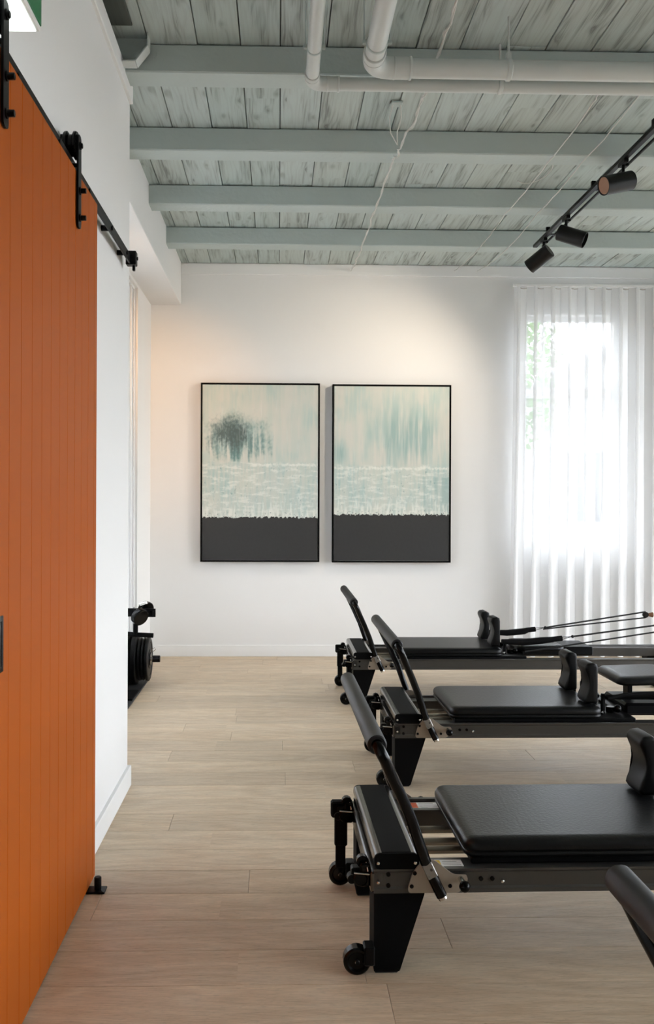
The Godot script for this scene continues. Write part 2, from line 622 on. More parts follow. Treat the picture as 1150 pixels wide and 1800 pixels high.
	struct(obj("trim_2", st, M.trim), "white crown board along top of far wall", "trim")
	st = begin()
	box(st, V(NIB - 0.03, 3.327, -NIB_END), V(NIB + 0.016, 3.413, -BACK), 0.003)
	struct(obj("trim_3", st, M.trim), "white crown board along top of nib wall", "trim")
	st = begin()
	box(st, V(RECESS, 0, -FAR - 0.002), V(RIGHT, 0.102, -FAR + 0.014), 0.003)
	struct(obj("baseboard_far", st, M.trim), "white baseboard along the far wall", "baseboard")
	st = begin()
	box(st, V(NIB - 0.002, 0, -NIB_END - 0.016), V(NIB + 0.017, 0.10, -BACK), 0.003)
	box(st, V(RECESS, 0, -NIB_END - 0.016), V(NIB + 0.016, 0.10, -NIB_END + 0.002), 0.003)
	struct(obj("baseboard_left", st, M.trim), "white baseboard along foot of nib wall", "baseboard")

	# ground outside
	st = begin()
	box(st, V(-40, -0.5, -60), V(60, -0.25, 40))
	struct(obj("ground", st, M.paving), "grey paving outside the windows", "ground")

func openings(st: SurfaceTool, ax: int, u0: float, u1: float, v0: float, v1: float, w0: float, w1: float, holes: Array) -> void:
	# a wall of thickness w0..w1 that runs along x (ax 0) or along the depth (ax 2); holes are [u0, u1, v0, v1]
	var parts := []
	var u := u0
	for h in holes:
		parts.append([u, h[0], v0, v1])
		parts.append([h[0], h[1], v0, h[2]])
		parts.append([h[0], h[1], h[3], v1])
		u = h[1]
	parts.append([u, u1, v0, v1])
	for p in parts:
		if ax == 0:
			box(st, V(p[0], p[2], minf(w0, w1)), V(p[1], p[3], maxf(w0, w1)))
		else:
			box(st, V(minf(w0, w1), p[2], -p[1]), V(maxf(w0, w1), p[3], -p[0]))

func window(n: int, ax: int, u0: float, u1: float, v0: float, v1: float, w: float, sgn: float, bar: float, label: String) -> void:
	# frame, glazing bar and panes in the opening; w is the inner face of the wall, sgn points outdoors
	var o := Node3D.new()
	o.name = "window_%d" % n
	add_child(o)
	struct(o, label, "window")
	var T := func(u: float, v: float, q: float) -> Vector3: return V(u, v, w + sgn * q) if ax == 0 else V(w + sgn * q, v, -u)
	var bx := func(s: SurfaceTool, a: Vector3, b: Vector3) -> void:
		box(s, V(minf(a.x, b.x), minf(a.y, b.y), minf(a.z, b.z)), V(maxf(a.x, b.x), maxf(a.y, b.y), maxf(a.z, b.z)), 0.004)
	var k := 0.045
	var s := begin()
	bx.call(s, T.call(u0, v0, 0.08), T.call(u0 + k, v1, 0.14))
	bx.call(s, T.call(u1 - k, v0, 0.08), T.call(u1, v1, 0.14))
	bx.call(s, T.call(u0 + k, v0, 0.08), T.call(u1 - k, v0 + k, 0.14))
	bx.call(s, T.call(u0 + k, v1 - k, 0.08), T.call(u1 - k, v1, 0.14))
	var frame_material: Material = M.trim
	obj("window_frame", s, frame_material, o)
	s = begin()
	bx.call(s, T.call(u0 + k, bar - 0.045, 0.085), T.call(u1 - k, bar + 0.045, 0.135))
	obj("transom", s, frame_material, o)
	for r in [[v0 + k, bar - 0.045], [bar + 0.045, v1 - k]]:
		s = begin()
		bx.call(s, T.call(u0 + k, r[0], 0.108), T.call(u1 - k, r[1], 0.112))
		obj("pane", s, M.glass, o)
	s = begin()
	bx.call(s, T.call(u0 - 0.02, v0 - 0.03, -0.012), T.call(u1 + 0.02, v0, 0.2))
	obj("window_sill", s, M.trim, o)

func windows() -> void:
	window(1, 0, 2.2, 3.1, 0.98, 3.08, -FAR, -1.0, 2.385, "tall window with transom behind the sheer curtain")
	window(2, 0, 4.1, 5.0, 0.98, 3.08, -FAR, -1.0, 2.385, "second tall window further along the far wall")
	window(3, 2, 5.0, 6.9, 0.6, 3.0, RECESS - 0.16, -1.0, 2.3, "window in the left recess behind its curtain")
	var k := 4
	for u in [-1.2, 1.2, 3.6, 5.9]:
		window(k, 2, u, u + 2.0, 0.3, 3.0, RIGHT, 1.0, 2.385, "tall window in the right wall, number %d from the back" % (k - 3))
		k += 1

# ------------------------------------------------------------------ pipes, cables, bracket
func ring_on(st: SurfaceTool, c: Vector3, axis: Vector3, r: float, half: float) -> void:
	cyl(st, c - axis * half, c + axis * half, r, 24, half * 0.4)

func elbow(a: Vector3, c: Vector3, b: Vector3, r: float) -> Array:
	var p := []
	var s := c + (a - c).normalized() * r
	var e := c + (b - c).normalized() * r
	for k in 9:
		var w := k / 8.0
		p.append(s.lerp(c, w).lerp(c.lerp(e, w), w))
	return p

func waste_pipe(px: float, py: float, pd: float, r: float, label: String, clip_d: float, hang_x: float) -> void:
	var o := thing("waste_pipe", label, "pipe", V(px, py, -pd))
	var a := V(0, 0, pd - BACK - 4.4)
	var b := V(RIGHT - px, 0, 0)
	var s := begin()
	tube(s, [a, V(0, 0, r * 3.2)], r, 24)
	obj("run", s, M.pipe, o)
	s = begin()
	tube(s, [V(r * 4.0, 0, 0), b], r, 24)
	obj("run", s, M.pipe, o)
	s = begin()
	var e := elbow(a, Vector3.ZERO, b, r * 2.2)
	tube(s, [V(0, 0, r * 3.4)] + e + [V(r * 4.2, 0, 0)], r * 1.12, 24)
	ring_on(s, V(0, 0, r * 3.3), V(0, 0, 1), r * 1.2, 0.006)
	ring_on(s, V(r * 4.1, 0, 0), V(1, 0, 0), r * 1.2, 0.006)
	ring_on(s, V(0, 0, r * 2.3), V(0, 0, 1), r * 1.17, 0.004)
	ring_on(s, V(r * 2.4, 0, 0), V(1, 0, 0), r * 1.17, 0.004)
	obj("elbow", s, M.pipe, o)
	# clip on the run along the room
	s = begin()
	var c := V(0, 0, pd - clip_d)
	ring_on(s, c, V(0, 0, 1), r * 1.1, 0.008)
	for k in [-1.0, 1.0]:
		box(s, c + V(k * r * 1.28 - 0.008, -0.004, -0.009), c + V(k * r * 1.28 + 0.008, 0.012, 0.009), 0.002)
		cyl(s, c + V(k * r * 1.3, 0.0, 0), c + V(k * r * 1.3, CEIL - py, 0), 0.003, 8)
	obj("clip", s, M.beam, o)
	# hanger on the run across the room
	s = begin()
	var hx := hang_x - px
	ring_on(s, V(hx, 0, 0), V(1, 0, 0), r * 1.13, 0.012)
	box(s, V(hx - 0.01, r, -0.012), V(hx + 0.01, r * 1.6 + 0.01, 0.012), 0.002)
	cyl(s, V(hx, r, 0), V(hx, CEIL - py, 0), 0.005, 10)
	obj("hanger", s, M.pipe, o)

func cable(label: String, pts: Array, r: float, loose := 1.0) -> void:
	# a little slack between the given points
	var p := []
	for i in pts.size() - 1:
		for k in 8:
			var w := k / 8.0
			p.append(pts[i].lerp(pts[i + 1], w) + V(rng.randf_range(-1, 1) * 0.003 * loose, -0.012 * sin(w * PI) + rng.randf_range(-1, 1) * 0.002 * loose, 0))
	p.append(pts[-1])
	var s := begin()
	tube(s, p, r, 6)
	if loose > 1.0:
		var q := []
		for i in p.size():
			q.append(p[i] + V(sin(i * 1.7), cos(i * 1.7), 0) * r * 1.8)
		tube(s, q, r * 0.7, 6)
	tag(obj("ceiling_cable", s, M.cable), label, "cable")

func ceiling_services() -> void:
	waste_pipe(0.147, 3.318, 4.19, 0.030, "slim white waste pipe turning under the first beam, with two hangers", 3.86, 1.02)
	waste_pipe(0.400, 3.283, 3.954, 0.041, "wide white waste pipe with elbow, above the slim one", 3.74, 1.0)
	cable("white twisted cable hung from the hook in a ceiling board", [V(0.70, 3.37, -3.55), V(0.69, 3.36, -4.2), V(0.70, 3.365, -4.45), V(0.665, 3.35, -5.0), V(0.655, 3.365, -5.25), V(0.64, 3.36, -6.2), V(0.64, 3.37, -7.15), V(0.64, 3.45, -8.12)], 0.0048, 2.4)
	cable("thin white cable crossing beams between the hook and the track", [V(1.52, 3.37, -4.2), V(1.55, 3.37, -4.45), V(1.56, 3.366, -5.25), V(1.55, 3.368, -6.2), V(1.56, 3.37, -7.15), V(1.57, 3.46, -8.12)], 0.0035)
	cable("thin white cable crossing beams beside the lighting track", [V(1.72, 3.37, -3.0), V(1.74, 3.37, -4.25), V(1.76, 3.366, -5.25), V(1.77, 3.368, -6.2), V(1.78, 3.37, -7.15), V(1.78, 3.46, -8.12)], 0.0035)
	var o := thing("ceiling_hook", "small steel hook plate with wire loops on ceiling board", "hook", V(0.622, CEIL - 0.006, -4.82))
	var s := begin()
	box(s, V(-0.03, -0.012, -0.03), V(0.03, 0, 0.03), 0.003)
	obj("plate", s, M.beam, o)
	for k in [-1.0, 1.0]:
		s = begin()
		tube(s, [V(k * 0.02, -0.01, 0), V(k * 0.032, -0.06, -0.05), V(k * 0.018, -0.11, -0.12), V(0.03, -0.145, -0.2)], 0.003, 6)
		obj("wire", s, M.cable, o)
	# loop of loose wire further on
	s = begin()
	var p := []
	for k in 17:
		var a := -0.6 + k / 16.0 * 3.4
		p.append(V(1.62 + 0.10 * sin(a), CEIL - 0.02 - 0.01 * k / 16.0, -5.75 - 0.22 * cos(a)))
	tube(s, p, 0.003, 6)
	tag(obj("loose_wire", s, M.cable), "loose white wire loop lying along a ceiling board", "wire")
	# folded steel bracket at the end of the first beam
	o = thing("beam_bracket", "painted folded steel bracket at wall end of first beam", "bracket", V(-0.70, 3.39, -4.20))
	s = begin()
	var poly := PackedVector2Array([Vector2(-0.06, 0.125), Vector2(0.10, 0.125), Vector2(0.10, 0.065), Vector2(0.045, -0.005), Vector2(-0.06, -0.005)])
	prism(s, poly, 0.0, 0.006)
	obj("web", s, M.beam, o)
	for q in [[Vector2(0.10, 0.125), Vector2(0.10, 0.065)], [Vector2(0.10, 0.065), Vector2(0.045, -0.005)], [Vector2(0.045, -0.005), Vector2(-0.06, -0.005)]]:
		s = begin()
		var e: Vector2 = (q[1] - q[0]).normalized()
		var n := Vector2(-e.y, e.x) * 0.005
		prism(s, PackedVector2Array([q[0], q[1], q[1] + n, q[0] + n]), 0.0, 0.07)
		obj("flange", s, M.pipe, o)

# ------------------------------------------------------------------ barn door
func barn_door() -> void:
	var xf := -0.672          # front of the door
	var d1 := 3.384
	var d0 := 1.90
	var o := thing("barn_door", "orange sliding barn door of narrow vertical boards", "door", V(xf, 0, -d1))
	# local: x 0 is the front, z runs from 0 (far edge) to the near edge
	var pitch := 0.1045
	var z := 0.048
	var edges := [0.0]
	while z < d1 - d0:
		edges.append(z)
		z += pitch
	edges.append(d1 - d0)
	var s := begin()
	box(s, V(-0.036, 0.012, 0.002), V(-0.005, 2.486, d1 - d0 - 0.002), 0.0)
	obj("core", s, M.orange, o)
	for i in edges.size() - 1:
		s = begin()
		box(s, V(-0.012, 0.010, edges[i] + 0.0002), V(0.0, 2.490, edges[i + 1] - 0.0002), 0.0022)
		obj("board", s, M.orange, o)
	# flush pull
	s = begin()
	var hz := d1 - 2.242
	box(s, V(-0.004, 0.978, hz), V(0.003, 1.116, hz + 0.014), 0.002)
	box(s, V(-0.004, 0.978, hz + 0.052), V(0.003, 1.116, hz + 0.066), 0.002)
	box(s, V(-0.004, 0.978, hz + 0.014), V(0.003, 0.993, hz + 0.052), 0.002)
	box(s, V(-0.004, 1.101, hz + 0.014), V(0.003, 1.116, hz + 0.052), 0.002)
	box(s, V(-0.003, 0.993, hz + 0.014), V(0.0015, 1.101, hz + 0.052), 0.0)
	obj("flush_pull", s, M.gloss_black, o)
	# two strap hangers with wheels that run on the rail
	for hd in [2.225, 3.045]:
		var hz2: float = d1 - hd
		var h := Node3D.new()
		h.name = "hanger"
		o.add_child(h, true)
		h.position = V(0, 0, hz2)
		s = begin()
		var strap := arc_poly([Vector2(-0.022, 2.30), Vector2(0.022, 2.30), Vector2(0.022, 2.61), Vector2(-0.022, 2.61)], 0.02)
		prism(s, strap, 0.0, 0.006, Transform3D(Basis(V(0, 0, 1), V(0, 1, 0), V(-1, 0, 0)), V(0.009, 0, 0)))
		obj("strap", s, M.black, h)
		s = begin()
		prism(s, arc_poly([Vector2(-0.022, 2.50), Vector2(0.022, 2.50), Vector2(0.022, 2.61), Vector2(-0.022, 2.61)], 0.018), 0.0, 0.005, Transform3D(Basis(V(0, 0, 1), V(0, 1, 0), V(-1, 0, 0)), V(-0.047, 0, 0)))
		cyl(s, V(-0.05, 2.51, 0), V(0.008, 2.51, 0), 0.007, 10)
		obj("rear_strap", s, M.black, h)
		s = begin()
		var wt := Transform3D(Basis(V(0, 1, 0), V(-1, 0, 0), V(0, 0, 1)), V(0.002, 2.575, 0))
		lathe(s, [Vector2(0, 0), Vector2(0.044, 0), Vector2(0.046, 0.004), Vector2(0.046, 0.010), Vector2(0.036, 0.016), Vector2(0.036, 0.026), Vector2(0.046, 0.032), Vector2(0.046, 0.038), Vector2(0.044, 0.042), Vector2(0, 0.042)], wt, 28)
		obj("wheel", s, M.gloss_black, h)
		for by in [2.335, 2.425, 2.575]:
			s = begin()
			cyl(s, V(0.008, by, 0), V(0.013, by, 0), 0.013, 12)
			cyl(s, V(0.012, by, 0), V(0.030 if by < 2.5 else 0.018, by, 0), 0.009, 6, 0.001)
			obj("bolt", s, M.black, h)
	# flat rail on stand-offs along the wall
	var r := thing("door_rail", "flat black steel rail carrying the orange door", "rail", V(-0.692, 2.514, -4.26))
	s = begin()
	box(s, V(-0.004, -0.022, 0), V(0.004, 0.022, 2.9), 0.0015)
	obj("bar", s, M.black, r)
	for q in [0.13, 0.50, 0.95, 1.40, 1.85, 2.3]:
		s = begin()
		cyl(s, V(-0.04, 0, q), V(-0.002, 0, q), 0.012, 14)
		cyl(s, V(0.003, 0, q), V(0.010, 0, q), 0.010, 6, 0.001)
		obj("standoff", s, M.black, r)
	s = begin()
	box(s, V(-0.018, -0.026, -0.018), V(0.030, 0.038, 0.030), 0.003)
	box(s, V(0.010, -0.050, -0.008), V(0.022, -0.024, 0.010), 0.002)
	cyl(s, V(0.028, 0.006, 0.006), V(0.036, 0.006, 0.006), 0.008, 10)
	obj("end_stop", s, M.black, r)
	# guide on the floor
	var g := thing("door_guide", "small black floor guide under corner of the orange door", "door guide", V(-0.665, 0, -3.27))
	s = begin()
	box(s, V(-0.055, 0, -0.028), V(0.055, 0.007, 0.028), 0.002)
	obj("plate", s, M.black, g)
	s = begin()
	cyl(s, V(0.026, 0.006, 0.0), V(0.026, 0.052, 0.0), 0.013, 16, 0.003)
	obj("roller", s, M.black, g)

# ------------------------------------------------------------------ pictures
func pictures() -> void:
	for k in 2:
		var x0: float = [-0.689, 0.481][k]
		var x1: float = [0.369, 1.543][k]
		var y0: float = [0.849, 0.846][k]
		var y1: float = [2.438, 2.432][k]
		var label: String = ["abstract painting with a dark teal blot over black band", "abstract painting of pale green drips over black band"][k]
		var o := thing("painting", label, "painting", V((x0 + x1) / 2, (y0 + y1) / 2, -FAR))
		var hw := (x1 - x0) / 2
		var hh := (y1 - y0) / 2
		var s := begin()
		var t := 0.011
		box(s, V(-hw, -hh, 0.008), V(-hw + t, hh, 0.066), 0.0015)
		box(s, V(hw - t, -hh, 0.008), V(hw, hh, 0.066), 0.0015)
		box(s, V(-hw + t, -hh, 0.008), V(hw - t, -hh + t, 0.066), 0.0015)
		box(s, V(-hw + t, hh - t, 0.008), V(hw - t, hh, 0.066), 0.0015)
		obj("frame", s, M.matte_black, o)
		s = begin()
		box(s, V(-hw + t, -hh + t, 0.0), V(hw - t, hh - t, 0.010))
		obj("backing", s, M.white, o)
		var a := hw - t - 0.005
		var b := hh - t - 0.005
		s = begin()
		s.set_smooth_group(-1)
		var zf := 0.060
		tri(s, V(-a, b, zf), V(a, b, zf), V(a, -b, zf), V(0, 0, 1), Vector2(0, 0), Vector2(1, 0), Vector2(1, 1))
		tri(s, V(-a, b, zf), V(a, -b, zf), V(-a, -b, zf), V(0, 0, 1), Vector2(0, 0), Vector2(1, 1), Vector2(0, 1))
		for e in [[V(-a, b, zf), V(a, b, zf), V(0, 1, 0)], [V(a, b, zf), V(a, -b, zf), V(1, 0, 0)], [V(a, -b, zf), V(-a, -b, zf), V(0, -1, 0)], [V(-a, -b, zf), V(-a, b, zf), V(-1, 0, 0)]]:
			var back := V(0, 0, 0.050)
			tri(s, e[0], e[1], e[1] - back, e[2]); tri(s, e[0], e[1] - back, e[0] - back, e[2])
		var m := mat(Color.WHITE, 0.6)
		m.albedo_texture = painting_texture(k == 1)
		m.heightmap_enabled = true
		m.heightmap_texture = m.albedo_texture
		m.heightmap_scale = 0.1
		obj("canvas", s, m, o)

# ------------------------------------------------------------------ curtains
func curtain_mesh(length: float, top: float, pitch: float, depth: float, lean: float) -> SurfaceTool:
	# along +x from 0, folds towards +z; wave folds that bulge past each other and open slightly towards the hem
	var s := begin()
	s.set_smooth_group(1)
	var per := 20
	var n := int(length / pitch * per)
	var rows := [0.0, 0.04, 0.3, 1.2, 2.2, top - 0.01]
	var grid := []
	var r := RandomNumberGenerator.new()
	r.seed = 77
	var amp := []
	for k in int(length / pitch) + 2:
		amp.append(r.randf_range(0.85, 1.15))
	for j in rows.size():
		var y: float = top - rows[j]
		var line := []
		var w: float = rows[j] / top
		for i in n + 1:
			var ph := float(i) / per
			var a: float = lerpf(amp[int(ph)], amp[int(ph) + 1], ph - floor(ph))
			var x := ph * pitch + (0.36 + 0.05 * w) * pitch * 0.62 * sin(TAU * 2.0 * ph) * a
			var z := depth * a * (0.8 + 0.35 * w) * sin(TAU * ph)
			line.append(V(x - lean * w * (1.0 - clampf(ph / 6.0, 0, 1)) + 0.006 * sin(ph * 3.7 + w * 5.0) * w, y, z))
		grid.append(line)
	for j in rows.size() - 1:
		for i in n:
			var a: Vector3 = grid[j][i]; var b: Vector3 = grid[j][i + 1]; var c: Vector3 = grid[j + 1][i + 1]; var d: Vector3 = grid[j + 1][i]
			# wound along the cloth, so that the normals keep to one side of it
			for p in [a, b, c, a, c, d]:
				s.set_uv(Vector2(p.x, p.y)); s.add_vertex(p)
	return s

func curtains() -> void:
	var o := thing("sheer_curtain", "sheer white wave-fold curtain over the far wall window", "curtain", V(2.085, 0.012, -FAR + 0.14))
	obj("cloth", curtain_mesh(3.5, 3.285, 0.1515, 0.034, 0.03), M.sheer, o)
	var s := begin()
	box(s, V(-0.01, 3.288, -0.014), V(3.6, 3.310, 0.014), 0.002)
	for x in [0.05, 1.2, 2.4, 3.5]:
		box(s, V(x - 0.015, 3.296, -0.138), V(x + 0.015, 3.308, -0.012), 0.0)
	obj("track", s, M.trim, o)
	for k in 22:
		s = begin()
		var x := 0.1515 * (k + 0.22)
		tube(s, [V(x, 3.287, 0.0), V(x + 0.01, 3.272, 0.02), V(x + 0.045, 3.262, 0.026), V(x + 0.075, 3.268, 0.012)], 0.003, 6)
		obj("carrier", s, M.spring, o)
	o = thing("sheer_curtain", "sheer white curtain hanging in the left recess", "curtain", V(RECESS - 0.034, 0.012, -4.76), PI / 2)
	obj("cloth", curtain_mesh(2.59, 3.07, 0.14, 0.026, 0.0), M.sheer, o)
	s = begin()
	box(s, V(-0.01, 3.072, -0.014), V(2.6, 3.098, 0.014), 0.002)
	obj("track", s, M.trim, o)

# ------------------------------------------------------------------ reformers
const W := 0.65           # width of the frame
const L := 2.40           # its length

func W3(x: float, y: float, w: float) -> Vector3:
	return V(x, y, -w)

func make_reformer() -> Node3D:
	var o := thing("pilates_reformer", "reformer", "reformer")
	var s: SurfaceTool
	# rails: outer lip, shelf, groove and inner face
	for side in 2:
		s = begin()
		var prof := PackedVector2Array([Vector2(0, 0.239), Vector2(0.11, 0.239), Vector2(0.11, 0.300), Vector2(0.020, 0.300), Vector2(0.018, 0.310), Vector2(0, 0.310), Vector2(0, 0.304), Vector2(0.004, 0.298), Vector2(0.004, 0.258), Vector2(0, 0.252)])
		if side == 1:
			for i in prof.size(): prof[i].x = W - prof[i].x
		# profile in (w, y) swept along x
		prism(s, prof, 0.0, L, Transform3D(Basis(V(0, 0, -1), V(0, 1, 0), V(1, 0, 0)), Vector3.ZERO))
		var rail := obj("rail", s, M.rail, o)
		var wo := -0.001 if side == 0 else W + 0.001
		var dir := -1.0 if side == 0 else 1.0
		for q in [[0.042, 0.295], [0.042, 0.262], [0.318, 0.279], [0.352, 0.279]]:
			s = begin()
			cyl(s, W3(q[0], q[1], wo - dir * 0.005), W3(q[0], q[1], wo), 0.0065, 10)
			obj("hole", s, M.gloss_black, rail)
		for q in [[0.012, 0.272], [0.382, 0.272]]:
			s = begin()
			cyl(s, W3(q[0], q[1], wo - dir * 0.006), W3(q[0], q[1], wo + dir * 0.006), 0.005, 10, 0.002)
			obj("screw", s, M.chrome, rail)
	# cross member at the foot end and head end
	for x in [-0.010, L - 0.03]:
		s = begin()
		box(s, W3(x, 0.240, W - 0.004), W3(x + 0.04, 0.300, 0.004), 0.004)
		obj("end_rail", s, M.end_metal, o)
	# legs with castors
	for e in 2:
		for side in 2:
			s = begin()
			var w0 := 0.004 if side == 0 else W - 0.119
			var w1 := 0.119 if side == 0 else W - 0.004
			var pl := [Vector2(0.0, 0.240), Vector2(0.0, 0.006), Vector2(0.077, 0.006), Vector2(0.152, 0.240)]
			if e == 1:
				for i in pl.size(): pl[i] = Vector2(L - pl[i].x, pl[i].y)
			prism(s, arc_poly(pl, 0.006, 2), -w0, -w1)
			var leg := obj("leg", s, M.matte_black, o)
			s = begin()
			var fx := 0.004 if e == 0 else L - 0.073
			box(s, W3(fx, 0.0, w1 - 0.004), W3(fx + 0.068, 0.008, w0 + 0.004), 0.002)
			obj("foot", s, M.rubber, leg)
			if e == 0:
				var wc := w0 + 0.008 if side == 0 else w1 - 0.008
				s = begin()
				box(s, W3(-0.030, 0.03, wc + 0.026), W3(0.002, 0.085, wc - 0.026), 0.004)
				cyl(s, W3(-0.05, 0.0425, wc + 0.03), W3(-0.05, 0.0425, wc - 0.03), 0.006, 10)
				obj("castor_mount", s, M.black, leg)
				s = begin()
				var t := Transform3D(Basis(V(1, 0, 0), V(0, 0, 1), V(0, -1, 0)), W3(-0.050, 0.0412, wc + 0.020))
				lathe(s, [Vector2(0, 0.003), Vector2(0.024, 0.003), Vector2(0.028, 0), Vector2(0.036, 0.0), Vector2(0.0405, 0.005), Vector2(0.0405, 0.035), Vector2(0.036, 0.04), Vector2(0.029, 0.04), Vector2(0.025, 0.034), Vector2(0.010, 0.037), Vector2(0, 0.037)], t, 28)
				obj("castor_wheel", s, M.gloss_black, leg)
				s = begin()
				cyl(s, W3(-0.05, 0.0412, wc - 0.014), W3(-0.05, 0.0412, wc - 0.024), 0.007, 12, 0.002)
				obj("hub_bolt", s, M.chrome, leg)
	# standing platform at the foot end
	s = begin()
	var pp := arc_poly([Vector2(0.000, 0.310), Vector2(0.134, 0.310), Vector2(0.134, 0.357), Vector2(0.000, 0.357)], 0.020, 6)
	prism(s, pp, -0.008, -(W - 0.008), Transform3D(), true)
	var plat := obj("standing_platform", s, M.end_metal, o)
	s = begin()
	box(s, W3(0.023, 0.3565, W - 0.008), W3(0.111, 0.3585, 0.008), 0.001)
	obj("tread", s, M.matte_black, plat)
	for side in 2:
		s = begin()
		var wa := 0.0 if side == 0 else W - 0.008
		prism(s, pp, -wa, -wa - 0.008)
		obj("end_cap", s, M.matte_black, plat)
		for x in [0.012, 0.122]:
			s = begin()
			var wb := -0.003 if side == 0 else W + 0.003
			cyl(s, W3(x, 0.328, 0.004 if side == 0 else W - 0.004), W3(x, 0.328, wb), 0.005, 10, 0.0015)
			obj("screw", s, M.chrome, plat)
	# bumper brackets with pins left of the frame, and the stowed strap on the far one
	for side in 2:
		var wc := 0.055 if side == 0 else W - 0.055
		var b := Node3D.new()
		b.name = "accessory_bracket"
		o.add_child(b, true)
		s = begin()
		box(s, W3(-0.040, 0.246, wc + 0.030), W3(-0.008, 0.318, wc - 0.030), 0.006)
		cyl(s, W3(-0.038, 0.272, wc + 0.034), W3(-0.038, 0.272, wc - 0.034), 0.022, 16, 0.004)
		cyl(s, W3(-0.030, 0.316, wc + 0.014), W3(-0.030, 0.316, wc - 0.014), 0.018, 16, 0.003)
		obj("body", s, M.gloss_black, b)
		s = begin()
		cyl(s, W3(-0.062, 0.266, wc + 0.016), W3(-0.062, 0.266, wc - 0.020), 0.014, 14, 0.003)
		box(s, W3(-0.064, 0.278, wc + 0.018), W3(-0.03, 0.300, wc - 0.018), 0.004)
		obj("roller", s, M.black, b)
		s = begin()
		cyl(s, W3(-0.058, 0.292, wc - 0.034), W3(-0.012, 0.288, wc - 0.036), 0.003, 8)
		cyl(s, W3(-0.02, 0.318, wc - 0.02), W3(-0.016, 0.296, wc - 0.034), 0.0028, 8)
		obj("pin", s, M.chrome, b)
	s = begin()
	box(s, W3(-0.072, 0.150, W - 0.025), W3(-0.026, 0.262, W - 0.05), 0.005)
	box(s, W3(-0.068, 0.070, W - 0.03), W3(-0.032, 0.160, W - 0.047), 0.005)
	box(s, W3(-0.086, 0.258, W - 0.025), W3(-0.040, 0.315, W - 0.065), 0.006)
	obj("hanging_strap", s, M.strap, o)
	# side plates, levers
	for side in 2:
		s = begin()
		var poly := arc_poly([Vector2(0.1005, 0.2426), Vector2(0.1005, 0.262), Vector2(0.111, 0.298), Vector2(0.132, 0.3264), Vector2(0.173, 0.3415), Vector2(0.2345, 0.2945), Vector2(0.273, 0.2945), Vector2(0.278, 0.2795), Vector2(0.2546, 0.2426)], 0.012, 3)
		var wa := -0.0075 if side == 0 else W + 0.001
		prism(s, poly, -wa, -wa - 0.0065)
		var plate := obj("side_plate", s, M.champagne, o)
		var out := -1.0 if side == 0 else 1.0
		var wf := -0.0075 if side == 0 else W + 0.0075
		for q in [[0.119, 0.301], [0.110, 0.2625], [0.224, 0.2625]]:
			s = begin()
			cyl(s, W3(q[0], q[1], wf - out * 0.002), W3(q[0], q[1], wf + out * 0.0025), 0.0062, 10, 0.001)
			obj("rivet", s, M.gloss_black, plate)
		s = begin()
		tube(s, [W3(0.256, 0.284, wf - out * 0.004), W3(0.257, 0.281, wf + out * 0.035)], 0.0085, 12)
		obj("lever_shaft", s, M.chrome, plate)
		s = begin()
		ball(s, W3(0.2575, 0.279, wf + out * 0.046), 0.0165)
		obj("knob", s, M.gloss_black, plate)
	# footbar: bent tube, foam grip, hinge blocks and release handles
	var fb := Node3D.new()
	fb.name = "footbar"
	o.add_child(fb, true)
	var near := [W3(0.150, 0.336, -0.022), W3(0.128, 0.398, -0.026), W3(0.104, 0.4686, -0.045), W3(0.066, 0.555, -0.093), W3(0.030, 0.632, -0.135), W3(0.010, 0.678, -0.155), W3(-0.004, 0.704, -0.160), W3(-0.009, 0.714, -0.150), W3(-0.010, 0.716, -0.12)]
	var path := near.duplicate()
	for i in near.size():
		var p: Vector3 = near[near.size() - 1 - i]
		path.append(V(p.x, p.y, -(W - (-p.z))))
	s = begin()
	tube(s, path, 0.0165, 16)
	obj("bar", s, M.gloss_black, fb)
	s = begin()
	lathe(s, [Vector2(0.017, 0), Vector2(0.024, 0), Vector2(0.0275, 0.005), Vector2(0.0275, 0.935), Vector2(0.024, 0.94), Vector2(0.017, 0.94)], Transform3D(Basis(V(1, 0, 0), V(0, 0, -1), V(0, 1, 0)), W3(-0.010, 0.716, 0.325 - 0.47)), 28)
	obj("foam_grip", s, M.foam, fb)
	for side in 2:
		var out := -1.0 if side == 0 else 1.0
		var wf := -0.022 if side == 0 else W + 0.022
		var dirn := (W3(0.150, 0.336, 0) - W3(0.1985, 0.236, 0)).normalized()
		var perp := V(-dirn.y, dirn.x, 0)
		var bs := Basis(perp, dirn, perp.cross(dirn))
		s = begin()
		box(s, V(-0.0155, -0.020, -0.0165), V(0.0155, 0.024, 0.0165), 0.002, Transform3D(bs, W3(0.160, 0.316, wf)))
		obj("hinge_block", s, M.steel, fb)
		s = begin()
		cyl(s, W3(0.163, 0.323, wf), W3(0.163, 0.323, wf + out * 0.019), 0.0045, 10, 0.001)
		cyl(s, W3(0.156, 0.302, wf), W3(0.156, 0.302, wf + out * 0.0165), 0.003, 10)
		obj("screw", s, M.rail, fb)
		s = begin()
		tube(s, [W3(0.168, 0.299, wf), W3(0.1965, 0.240, wf)], 0.0162, 16)
		obj("release_handle", s, M.gloss_black, fb)
		s = begin()
		tube(s, [W3(0.1962, 0.2407, wf), W3(0.2005, 0.232, wf)], 0.0140, 16)
		obj("handle_cap", s, M.chrome, fb)
	# springs under the carriage
	for w in [0.245, 0.315, 0.425]:
		s = begin()
		tube(s, [W3(0.12, 0.272, w), W3(0.60, 0.272, w)], 0.0125, 12)
		obj("spring", s, M.spring, o)
	s = begin()
	box(s, W3(0.135, 0.25, W - 0.11), W3(0.155, 0.30, 0.11), 0.003)
	obj("spring_bar", s, M.black, o)
	# carriage with upholstered pad
	var c := Node3D.new()
	c.name = "carriage"
	o.add_child(c, true)
	s = begin()
